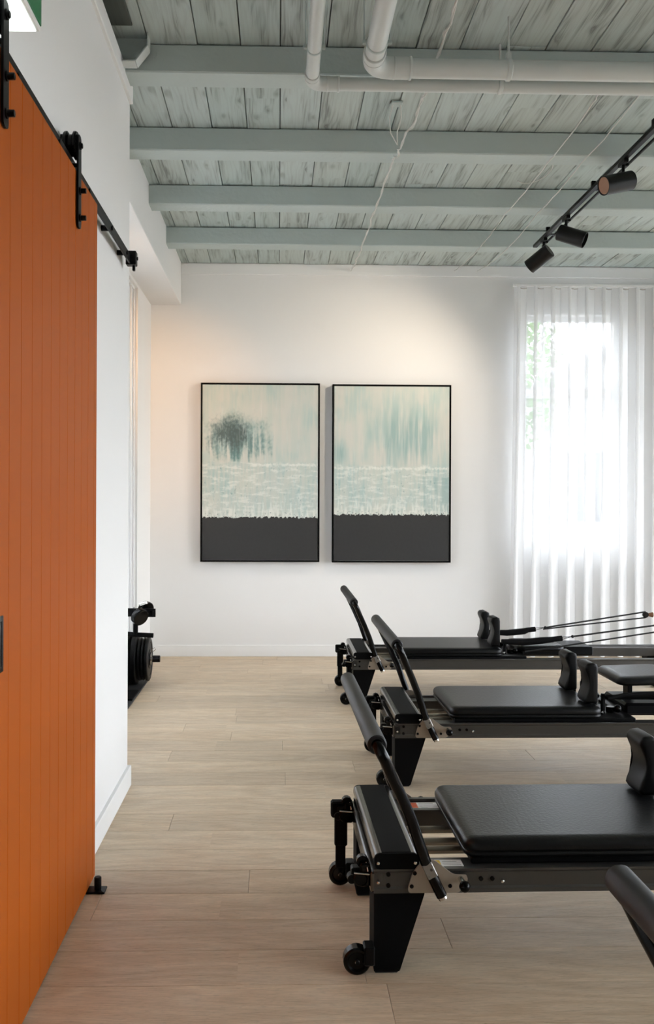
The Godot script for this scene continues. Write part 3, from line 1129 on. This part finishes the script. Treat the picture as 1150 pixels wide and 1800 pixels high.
	box(s, W3(0.30, 0.302, W - 0.055), W3(1.21, 0.322, 0.055), 0.004)
	box(s, W3(0.33, 0.262, W - 0.13), W3(1.18, 0.304, 0.13), 0.004)
	obj("base", s, M.black, c)
	s = begin()
	box(s, W3(1.20, 0.305, W - 0.17), W3(1.72, 0.368, 0.17), 0.012)
	obj("rope_housing", s, M.black, c)
	var out1 := PackedVector2Array()
	out1.append_array(rounded(0.283, 1.045, -0.602, -0.048, 0.045, 6))
	s = begin()
	slab(s, out1, [Vector2(0.012, 0.320), Vector2(0.002, 0.323), Vector2(0.0, 0.330), Vector2(0.002, 0.336), Vector2(0.006, 0.3375), Vector2(0.001, 0.339), Vector2(0.0, 0.346), Vector2(0.0, 0.356), Vector2(0.004, 0.366), Vector2(0.012, 0.3725), Vector2(0.024, 0.3765), Vector2(0.036, 0.378), Vector2(0.042, 0.378)])
	obj("pad", s, M.vinyl, c)
	# shoulder rests
	for side in 2:
		var wc := 0.165 if side == 0 else W - 0.165
		s = begin()
		var wave := PackedVector2Array()
		for k in 15:
			var v := k / 14.0
			var y := 0.382 + v * 0.202
			wave.append(Vector2(0.985 - 0.014 * cos(v * TAU * 1.0) - 0.004 + (0.018 * pow(maxf(0.0, (v - 0.86) / 0.14), 2.0)) + 0.012 * pow(maxf(0.0, (0.1 - v) / 0.1), 2.0), y))
		wave.append(Vector2(1.012, 0.588))
		wave.append(Vector2(1.032, 0.578))
		wave.append(Vector2(1.036, 0.56))
		wave.append(Vector2(1.036, 0.395))
		wave.append(Vector2(1.03, 0.384))
		pad_extrude(s, wave, wc - 0.070, wc + 0.070, 0.016)
		var rest := obj("shoulder_rest", s, M.rest_vinyl, c)
		s = begin()
		box(s, W3(1.034, 0.322, wc + 0.016), W3(1.046, 0.53, wc - 0.016), 0.002)
		cyl(s, W3(1.04, 0.322, wc), W3(1.04, 0.345, wc), 0.026, 16, 0.004)
		obj("post", s, M.black, rest)
		s = begin()
		box(s, W3(1.075, 0.32, wc + 0.012), W3(1.092, 0.42, wc - 0.012), 0.003)
		obj("strap_post", s, M.black, c)
		s = begin()
		cyl(s, W3(1.13, 0.32, wc + 0.02), W3(1.13, 0.35, wc + 0.02), 0.024, 16, 0.004)
		ball(s, W3(1.155, 0.345, wc - 0.01), 0.02, 8)
		obj("cam_cleat", s, M.gloss_black, c)
		s = begin()
		cyl(s, W3(1.06, 0.33, wc - 0.05), W3(1.075, 0.335, wc - 0.03), 0.006, 8)
		obj("cleat_pin", s, M.chrome, c)
	# risers with pulleys at the head end
	for side in 2:
		var wc := 0.035 if side == 0 else W - 0.035
		s = begin()
		tube(s, [W3(L - 0.005, 0.27, wc), W3(L - 0.005, 0.62, wc)], 0.019, 16)
		var riser := obj("riser", s, M.black, o)
		s = begin()
		cyl(s, W3(L - 0.13, 0.54, wc + 0.012), W3(L - 0.13, 0.54, wc - 0.012), 0.022, 20, 0.003)
		obj("pulley", s, M.gloss_black, riser)
	return o

func pad_extrude(s: SurfaceTool, poly: PackedVector2Array, w0: float, w1: float, r: float) -> void:
	# an upholstered shape: outline in x, y, its two faces across the width rounded over
	var steps := []
	for k in 5:
		var a := PI / 2 * k / 4.0
		steps.append([w0 + r * (1.0 - sin(a)), r * (1.0 - cos(a)) * 0.6])
	steps.reverse()
	var all := []
	for k in 5:
		var a := PI / 2 * k / 4.0
		all.append([w0 + r * (1.0 - sin(a)), 0.0, r * (1.0 - cos(a))])
	var list := []
	for k in range(4, -1, -1): list.append([all[k][0], r * (1.0 - sqrt(maxf(0.0, 1.0 - pow(1.0 - (all[k][0] - w0) / r, 2.0))))])
	for k in 5: list.append([w1 - (list[4 - k][0] - w0), list[4 - k][1]])
	var rings := []
	var cw := Geometry2D.is_polygon_clockwise(poly)
	var c := Vector2.ZERO
	for p in poly: c += p
	c /= poly.size()
	for it in list:
		var ring := []
		for i in poly.size():
			var a := poly[(i + poly.size() - 1) % poly.size()]
			var b := poly[(i + 1) % poly.size()]
			var e := (b - a).normalized()
			var n := Vector2(e.y, -e.x) * (-1.0 if cw else 1.0)
			var p: Vector2 = poly[i] - n * float(it[1])
			ring.append(W3(p.x, p.y, it[0]))
		rings.append(ring)
	s.set_smooth_group(1)
	for j in rings.size() - 1:
		for i in poly.size():
			var i2 := (i + 1) % poly.size()
			var a: Vector3 = rings[j][i]; var b: Vector3 = rings[j][i2]; var cc: Vector3 = rings[j + 1][i2]; var d: Vector3 = rings[j + 1][i]
			var e := poly[i2] - poly[i]
			var n := Vector2(e.y, -e.x).normalized() * (-1.0 if cw else 1.0)
			var o := V(n.x, n.y, (1.0 if j < 4 else (-1.0 if j > 4 else 0.0)) * 0.5)
			tri(s, a, b, cc, o); tri(s, a, cc, d, o)
	for e in [0, rings.size() - 1]:
		var m := W3(c.x, c.y, list[e][0])
		for i in poly.size():
			tri(s, m, rings[e][i], rings[e][(i + 1) % poly.size()], V(0, 0, 1.0 if e == 0 else -1.0))

func headrest(parent: Node, raised: bool) -> void:
	var s := begin()
	var t := Transform3D(Basis(Vector3.BACK, 0.03 if raised else 0.0), V(0.05, 0.108 if raised else 0.02, 0))
	slab(s, rounded(1.12, 1.46, -0.52, -0.13, 0.06, 6), [Vector2(0.03, 0.318), Vector2(0.006, 0.322), Vector2(0.0, 0.335), Vector2(0.004, 0.35), Vector2(0.02, 0.36), Vector2(0.046, 0.364), Vector2(0.052, 0.364)], t)
	var h := obj("headrest", s, M.vinyl, parent)
	s = begin()
	box(s, W3(1.15, 0.322, 0.42), W3(1.36, 0.336, 0.23), 0.003)
	if raised:
		box(s, W3(1.26, 0.33, 0.36), W3(1.285, 0.46, 0.29), 0.003)
	obj("bracket", s, M.black, h)

func sticker(parent: Node, x0: float, x1: float, w0: float, w1: float, sign_color: Color) -> void:
	var s := begin()
	box(s, W3(x0, 0.3000, w1), W3(x1, 0.3006, w0))
	var k := obj("safety_sticker", s, M.white, parent)
	k.set_meta("label", "white safety sticker with a coloured warning panel")
	s = begin()
	box(s, W3(x0 + 0.002, 0.3005, w1 - 0.004), W3(x0 + (x1 - x0) * 0.36, 0.3010, w0 + 0.004))
	obj("warning_panel", s, mat(sign_color, 0.5), k)
	s = begin()
	for i in 4:
		var y := w0 + (w1 - w0) * (0.2 + 0.18 * i)
		box(s, W3(x0 + (x1 - x0) * 0.42, 0.3005, y + 0.0016), W3(x1 - 0.006 - (0.01 if i == 3 else 0.0), 0.3009, y))
	obj("fine_print", s, mat(Color(0.42, 0.42, 0.42), 0.6), k)

func rope_set(parent: Node) -> void:
	# loops lying over the shoulder rests, ropes up to the pulleys and back to the carriage
	for side in 2:
		var wc := 0.10 if side == 0 else W - 0.10
		var wp := 0.035 if side == 0 else W - 0.035
		var st := Node3D.new()
		st.name = "hand_strap"
		parent.add_child(st, true)
		var x0 := 1.045
		var x1 := 1.49 if side == 0 else 1.43
		var s := begin()
		tube(s, [W3(x0, 0.418, wc), W3(x0 + 0.15, 0.412, wc), W3(x0 + 0.28, 0.424, wc), W3(x1 - 0.08, 0.432, wc)], [0.016, 0.023, 0.024, 0.019], 10)
		obj("sleeve", s, M.strap, st)
		s = begin()
		tube(s, [W3(x1 - 0.09, 0.432, wc), W3(x1 - 0.02, 0.440, wc)], 0.019, 10)
		obj("grip", s, M.strap, st)
		s = begin()
		tube(s, [W3(x1 - 0.02, 0.448, wc), W3(x1 + 0.05, 0.452, wc)], 0.0025, 6)
		tube(s, [W3(x1 - 0.02, 0.432, wc), W3(x1 + 0.05, 0.452, wc)], 0.0025, 6)
		obj("ring_cord", s, M.rope, st)
		s = begin()
		ball(s, W3(x1 + 0.055, 0.452, wc), 0.011, 6)
		obj("knot", s, M.rope, st)
		s = begin()
		tube(s, [W3(x1 + 0.055, 0.452, wc), W3(L - 0.13, 0.562, wp)], 0.006, 8)
		tube(s, [W3(L - 0.13, 0.518, wp), W3(x1 + 0.04 if side == 1 else x1 - 0.28, 0.44 if side == 1 else 0.345, wc)], 0.0055, 8)
		obj("rope", s, M.rope, st)
		s = begin()
		lathe(s, [Vector2(0, 0), Vector2(0.004, 0.0), Vector2(0.016, 0.03), Vector2(0.02, 0.05), Vector2(0, 0.05)], Transform3D(Basis(V(0, -1, 0), V(1, 0, 0), V(0, 0, 1)).orthonormalized(), W3(L - 0.125, 0.54, wp)), 12)
		obj("wooden_block", s, M.wood, st)

func reformers() -> void:
	var proto := make_reformer()
	var spots := [
		[0.288, 2.68, 0.012, "black reformer with warning stickers on its rails, footbar above the floor guide side"],
		[0.575, 4.43, 0.0, "black reformer with raised headrest, second from the far wall"],
		[0.520, 6.22, 0.0, "black reformer with straps and ropes, next to the far wall"],
		[0.63, 0.84, 0.0, "black reformer furthest from the paintings, padded footbar raised"],
	]
	var labels := [
		"black reformer with orange and yellow stickers on its rails",
		"black reformer with raised headrest, second from the painted wall",
		"black reformer with hand straps and ropes, beside the curtained window",
		"black reformer with padded footbar, farthest from the paintings",
	]
	var all := [proto]
	for i in range(1, 4):
		var c: Node3D = proto.duplicate()
		c.name = numbered("pilates_reformer")
		add_child(c)
		all.append(c)
	for i in 4:
		var o: Node3D = all[i]
		o.position = V(spots[i][0], 0, -spots[i][1])
		o.rotation.y = spots[i][2]
		tag(o, labels[i], "reformer", "reformers in a row")
		headrest(o, i == 1)
	sticker(all[0], 0.172, 0.276, 0.028, 0.092, Color(0.88, 0.74, 0.12))
	sticker(all[0], 0.182, 0.300, W - 0.092, W - 0.030, Color(0.86, 0.36, 0.12))
	rope_set(all[2])
	for k in 3:
		var s := begin()
		var w := 0.12 + 0.03 * k
		tube(s, [W3(1.09, 0.405, w), W3(1.18, 0.42 - 0.012 * k, w + 0.01), W3(1.32, 0.43 - 0.016 * k, w), W3(1.46, 0.42 - 0.012 * k, w - 0.02), W3(1.62, 0.44, w)], [0.008, 0.012, 0.012, 0.011, 0.006], 8)
		obj("coiled_strap", s, M.strap, all[1])

# ------------------------------------------------------------------ track lights
func track_lights() -> void:
	var o := thing("lighting_track", "black lighting track hung under the ceiling beams", "lighting track", V(1.945, 3.335, -6.87))
	var s := begin()
	box(s, V(-0.016, -0.011, 0), V(0.016, 0.011, 2.3), 0.002)
	obj("track", s, M.black, o)
	s = begin()
	box(s, V(0.045, -0.012, 0.02), V(0.058, 0.002, 2.3), 0.002)
	obj("conduit", s, M.black, o)
	for z in [0.33, 1.28, 2.2]:
		s = begin()
		box(s, V(-0.012, 0.010, z - 0.012), V(0.012, 0.046, z + 0.012), 0.0)
		box(s, V(0.012, -0.010, z - 0.012), V(0.05, -0.002, z + 0.012), 0.0)
		obj("clip", s, M.black, o)
	var lens := mat(Color(0.62, 0.46, 0.36), 0.5)
	var reflector := mat(Color(0.12, 0.12, 0.12), 0.4)
	var lit := mat(Color(1, 0.96, 0.9), 0.5)
	lit.emission_enabled = true
	lit.emission = Color(1.0, 0.93, 0.84)
	lit.emission_energy_multiplier = 2.0
	var heads := [
		# depth of the stem, direction of the beam, label
		[5.10, V(-0.93, -0.26, 0.25), "black cylinder spotlight showing its copper coloured face"],
		[6.12, V(0.80, -0.40, 0.42), "black cylinder spotlight aimed away from its copper faced neighbour"],
		[6.64, V(-0.66, -0.52, -0.54), "black cylinder spotlight at track end, aimed at the paintings"],
	]
	for k in 3:
		var hd: float = heads[k][0]
		var dir: Vector3 = heads[k][1].normalized()
		var h := thing("track_spotlight", heads[k][2], "spotlight", V(1.945, 3.324, -hd), 0.0, "spotlights on the black track")
		s = begin()
		box(s, V(-0.013, -0.022, -0.05), V(0.013, 0.0, 0.05), 0.003)
		cyl(s, V(0, -0.02, 0), V(0, -0.075, 0), 0.009, 12)
		box(s, V(0.01, -0.03, -0.012), V(0.03, -0.014, 0.012), 0.003)
		obj("stem", s, M.black, h)
		var c := V(0, -0.118, 0)
		var a := c - dir * 0.055
		var b := c + dir * 0.135
		var x := dir.cross(Vector3.UP).normalized()
		var t := Transform3D(Basis(x, dir, x.cross(dir)), a)
		s = begin()
		lathe(s, [Vector2(0, 0), Vector2(0.050, 0), Vector2(0.054, 0.004), Vector2(0.054, 0.189), Vector2(0.052, 0.190), Vector2(0.050, 0.190), Vector2(0.047, 0.165), Vector2(0.0, 0.165)], t, 36)
		obj("body", s, mat(Color(0.035, 0.035, 0.037), 0.35, 0.0, 0.4), h)
		s = begin()
		cyl(s, a + dir * 0.166, a + dir * (0.186 if k == 0 else 0.170), 0.046, 28)
		obj("lens_face", s, lens if k == 0 else (lit if k == 2 else reflector), h)
		if k == 2:
			var l := SpotLight3D.new()
			l.name = "picture_beam"
			l.light_color = Color(1.0, 0.93, 0.84)
			l.light_energy = 1.6
			l.spot_angle = 52.0
			l.spot_angle_attenuation = 1.0
			l.spot_range = 12.0
			l.spot_attenuation = 2.0
			l.light_size = 0.04
			l.shadow_enabled = true
			add_child(l)
			var from := V(1.945, 3.324, -hd) + b + dir * 0.02
			l.look_at_from_position(from, V(0.3, 1.9, -FAR), Vector3.UP)
	# small warm spotlight under the bulkhead, past the end of the nib wall
	var w := thing("recess_spotlight", "small warm spotlight under the bulkhead in the recess", "spotlight", V(-1.06, 3.137, -5.75))
	s = begin()
	cyl(s, V(0, 0, 0), V(0, -0.02, 0), 0.035, 20, 0.003)
	cyl(s, V(0, -0.02, 0), V(0, -0.05, 0), 0.008, 10)
	obj("stem", s, M.white, w)
	var dw := V(-0.03, -0.45, -1.0).normalized()
	s = begin()
	cyl(s, V(0, -0.09, 0) - dw * 0.05, V(0, -0.09, 0) + dw * 0.05, 0.032, 24, 0.003)
	obj("body", s, M.white, w)
	s = begin()
	cyl(s, V(0, -0.09, 0) + dw * 0.0495, V(0, -0.09, 0) + dw * 0.053, 0.027, 20)
	var glow := mat(Color(1, 0.9, 0.75), 0.5)
	glow.emission_enabled = true
	glow.emission = Color(1.0, 0.78, 0.5)
	glow.emission_energy_multiplier = 3.0
	obj("lamp_face", s, glow, w)
	var wl := SpotLight3D.new()
	wl.name = "warm_beam"
	wl.light_color = Color(1.0, 0.74, 0.45)
	wl.light_energy = 1.3
	wl.spot_angle = 27.0
	wl.spot_angle_attenuation = 1.0
	wl.spot_range = 12.0
	wl.spot_attenuation = 2.0
	wl.light_size = 0.03
	wl.shadow_enabled = true
	add_child(wl)
	wl.look_at_from_position(V(-1.06, 3.047, -5.75) + dw * 0.07, V(-0.98, 2.15, -FAR), Vector3.UP)

# ------------------------------------------------------------------ weights in the recess
func weights() -> void:
	var s := begin()
	box(s, V(RECESS + 0.0, 0, -7.20), V(-0.995, 0.012, -5.2), 0.003)
	tag(obj("rubber_mat", s, M.rubber), "black rubber mat on the floor of the recess", "mat")
	# loaded barbell lying on the mat, its sleeve towards the room
	var d := 6.88
	var cy := 0.012 + 0.188
	var o := thing("barbell", "loaded barbell with black plates on the rubber mat", "barbell", V(-0.935, 0.012, -d))
	var y := cy - 0.012
	s = begin()
	cyl(s, V(-0.20, y, 0), V(0.0, y, 0), 0.0145, 18, 0.002)
	obj("sleeve", s, M.chrome, o)
	s = begin()
	cyl(s, V(-0.005, y, 0), V(0.052, y, 0), 0.026, 18, 0.004)
	cyl(s, V(-0.03, y, 0), V(-0.016, y, 0), 0.05, 24, 0.003)
	obj("collar", s, M.gloss_black, o)
	s = begin()
	tube(s, [V(-0.018, y + 0.045, 0), V(-0.006, y + 0.078, 0.004), V(0.012, y + 0.085, 0.004), V(0.016, y + 0.07, 0), V(0.0, y + 0.055, 0)], 0.0022, 6)
	obj("spring_clip", s, M.chrome, o)
	for q in [[-0.200, 0.038, 0.188], [-0.152, 0.040, 0.188], [-0.106, 0.024, 0.160], [-0.078, 0.022, 0.160], [-0.050, 0.026, 0.165]]:
		s = begin()
		var x0: float = q[0]
		var th: float = q[1]
		var r: float = q[2]
		var t := Transform3D(Basis(V(0, -1, 0), V(1, 0, 0), V(0, 0, 1)), V(x0, y, 0))
		lathe(s, [Vector2(0.026, 0.004), Vector2(r * 0.42, 0.004), Vector2(r * 0.46, 0.0), Vector2(r * 0.94, 0.0), Vector2(r, 0.006), Vector2(r, th - 0.006), Vector2(r * 0.94, th), Vector2(r * 0.8, th), Vector2(r * 0.76, th - 0.005), Vector2(r * 0.45, th - 0.005), Vector2(r * 0.42, th), Vector2(0.026, th)], t, 40)
		obj("weight_plate", s, M.black, o)
	# stand with a storage arm, a pulley and a cable handle
	o = thing("weight_stand", "black steel stand with round pulley above the barbell", "weight stand", V(-1.11, 0.012, -6.5))
	s = begin()
	box(s, V(-0.024, 0.0, -0.11), V(0.11, 0.012, 0.20), 0.003)
	obj("base_plate", s, M.matte_black, o)
	s = begin()
	box(s, V(-0.024, 0.012, -0.024), V(0.014, 0.72, 0.024), 0.003)
	obj("post", s, M.matte_black, o)
	var base := o
	o = Node3D.new()
	o.name = "storage_arm"
	base.add_child(o)
	o.position = V(0, 0.585, 0)
	s = begin()
	box(s, V(0.0, -0.028, -0.022), V(0.225, 0.028, 0.022), 0.004)
	obj("arm", s, M.matte_black, o)
	s = begin()
	box(s, V(0.185, -0.030, 0.02), V(0.245, -0.018, 0.034), 0.002)
	box(s, V(0.185, 0.014, 0.02), V(0.245, 0.030, 0.034), 0.002)
	box(s, V(0.228, -0.020, 0.02), V(0.245, 0.016, 0.034), 0.002)
	box(s, V(0.185, -0.020, 0.02), V(0.202, 0.016, 0.034), 0.002)
	obj("slotted_end", s, M.matte_black, o)
	s = begin()
	cyl(s, V(0.125, -0.012, 0.055), V(0.155, -0.03, 0.085), 0.062, 28, 0.006)
	obj("pulley", s, M.gloss_black, o)
	s = begin()
	cyl(s, V(0.150, 0.020, -0.06), V(0.180, 0.010, -0.03), 0.060, 28, 0.006)
	obj("pulley", s, M.gloss_black, o)
	s = begin()
	box(s, V(0.15, 0.03, -0.01), V(0.21, 0.055, 0.02), 0.006, Transform3D(Basis(V(0, 0, 1), 0.35), V(0.0, -0.04, 0)))
	obj("cheek", s, M.chrome, o)
	var h := thing("cable_handle", "black bar handle hanging on a steel ring below the wall arm", "handle", V(-1.005, 0.437, -6.47))
	s = begin()
	tube(s, [V(-0.12, 0.016, 0), V(0.0, 0.006, 0), V(0.125, 0.0, 0)], 0.017, 14)
	obj("bar", s, M.matte_black, h)
	s = begin()
	tube(s, [V(0, 0.008, 0), V(0.0, 0.085, 0)], 0.018, 12)
	obj("neck", s, M.matte_black, h)
	s = begin()
	var p := []
	for k in 13:
		var a := TAU * k / 12.0
		p.append(V(0.017 * sin(a), 0.104 + 0.026 * cos(a), 0))
	tube(s, p, 0.004, 8, false)
	obj("ring", s, M.chrome, h)
	s = begin()
	tube(s, [V(0, 0.128, 0), V(-0.012, 0.165, 0.0), V(-0.012, 0.2, 0.0)], 0.003, 6)
	obj("cable", s, M.rope, h)

func exit_sign() -> void:
	var o := thing("exit_sign", "green and white emergency exit light box above orange door", "exit sign", V(NIB, 2.632, -2.42))
	var s := begin()
	box(s, V(0, 0, 0), V(0.10, 0.20, 0.42), 0.004)
	obj("housing", s, M.white, o)
	s = begin()
	box(s, V(0.012, -0.004, 0.01), V(0.09, 0.0, 0.41), 0.001)
	var glow := mat(Color(0.95, 0.97, 0.96), 0.4)
	glow.emission_enabled = true
	glow.emission = Color(0.95, 1.0, 0.98)
	glow.emission_energy_multiplier = 1.3
	obj("light_diffuser", s, glow, o)
	s = begin()
	box(s, V(0.099, 0.012, 0.006), V(0.103, 0.195, 0.414), 0.001)
	obj("sign_panel", s, mat(Color(0.09, 0.46, 0.27), 0.35), o)
	s = begin()
	var arrow := PackedVector2Array([Vector2(0.10, 0.035), Vector2(0.15, 0.035), Vector2(0.15, 0.17), Vector2(0.10, 0.17)])
	prism(s, arrow, 0.0, 0.001, Transform3D(Basis(V(0, 0, 1), V(0, 1, 0), V(-1, 0, 0)), V(0.1045, 0, 0)))
	obj("pictogram", s, M.white, o)

# ------------------------------------------------------------------ beyond the far window
func outdoors() -> void:
	var o := thing("neighbour_house", "pale rendered house with gabled roof outside the far window", "house", V(4.5, -0.25, -16.5))
	var render := mat(Color(0.80, 0.81, 0.82), 0.85)
	var roof := mat(Color(0.52, 0.53, 0.55), 0.8)
	var s := begin()
	prism(s, PackedVector2Array([Vector2(0, 0), Vector2(6.4, 0), Vector2(6.4, 3.5), Vector2(3.2, 5.2), Vector2(0, 3.5)]), 0.0, -6.0)
	obj("wall", s, render, o)
	for q in [[Vector2(-0.35, 3.31), Vector2(3.2, 5.2)], [Vector2(6.75, 3.31), Vector2(3.2, 5.2)]]:
		s = begin()
		var up := Vector2(0, 0.14)
		prism(s, PackedVector2Array([q[0], q[1], q[1] + up, q[0] + up]), 0.3, -6.3)
		obj("roof", s, roof, o)
	for x in [0.7, 2.6, 4.6]:
		s = begin()
		box(s, V(x, 1.2, -0.02), V(x + 1.1, 2.6, 0.03), 0.01)
		var w := obj("window", s, M.trim, o)
		s = begin()
		box(s, V(x + 0.07, 1.27, 0.025), V(x + 0.52, 2.53, 0.035))
		box(s, V(x + 0.58, 1.27, 0.025), V(x + 1.03, 2.53, 0.035))
		obj("pane", s, mat(Color(0.16, 0.18, 0.2), 0.08), w)
	var t := thing("tree", "leafy green tree outside, left of the pale house", "tree", V(3.72, -0.25, -14.2))
	s = begin()
	tube(s, [V(0, 0, 0), V(0.06, 1.4, 0.02), V(-0.03, 2.6, 0.0), V(0.02, 3.6, 0.05)], [0.13, 0.10, 0.08, 0.04], 10)
	obj("trunk", s, mat(Color(0.32, 0.27, 0.22), 0.9), t)
	s = begin()
	s.set_smooth_group(-1)
	var r := RandomNumberGenerator.new()
	r.seed = 9
	for k in 1500:
		var dir := V(r.randfn(), r.randfn() * 1.2, r.randfn()).normalized()
		var c := V(0, 3.6, 0) + dir * V(0.75, 1.2, 0.75) * pow(r.randf(), 0.4)
		var a := V(r.randfn(), r.randfn(), r.randfn()).normalized() * 0.075
		var b := a.cross(V(r.randfn(), r.randfn(), r.randfn())).normalized() * 0.035
		tri(s, c - a, c + b, c + a, Vector3.UP)
		tri(s, c - a, c + a, c - b, Vector3.UP)
	var leaf := mat(Color(0.34, 0.47, 0.26), 0.7)
	leaf.backlight_enabled = true
	leaf.backlight = Color(0.25, 0.35, 0.12)
	leaf.cull_mode = BaseMaterial3D.CULL_DISABLED
	obj("foliage", s, leaf, t).set_meta("kind", "stuff")
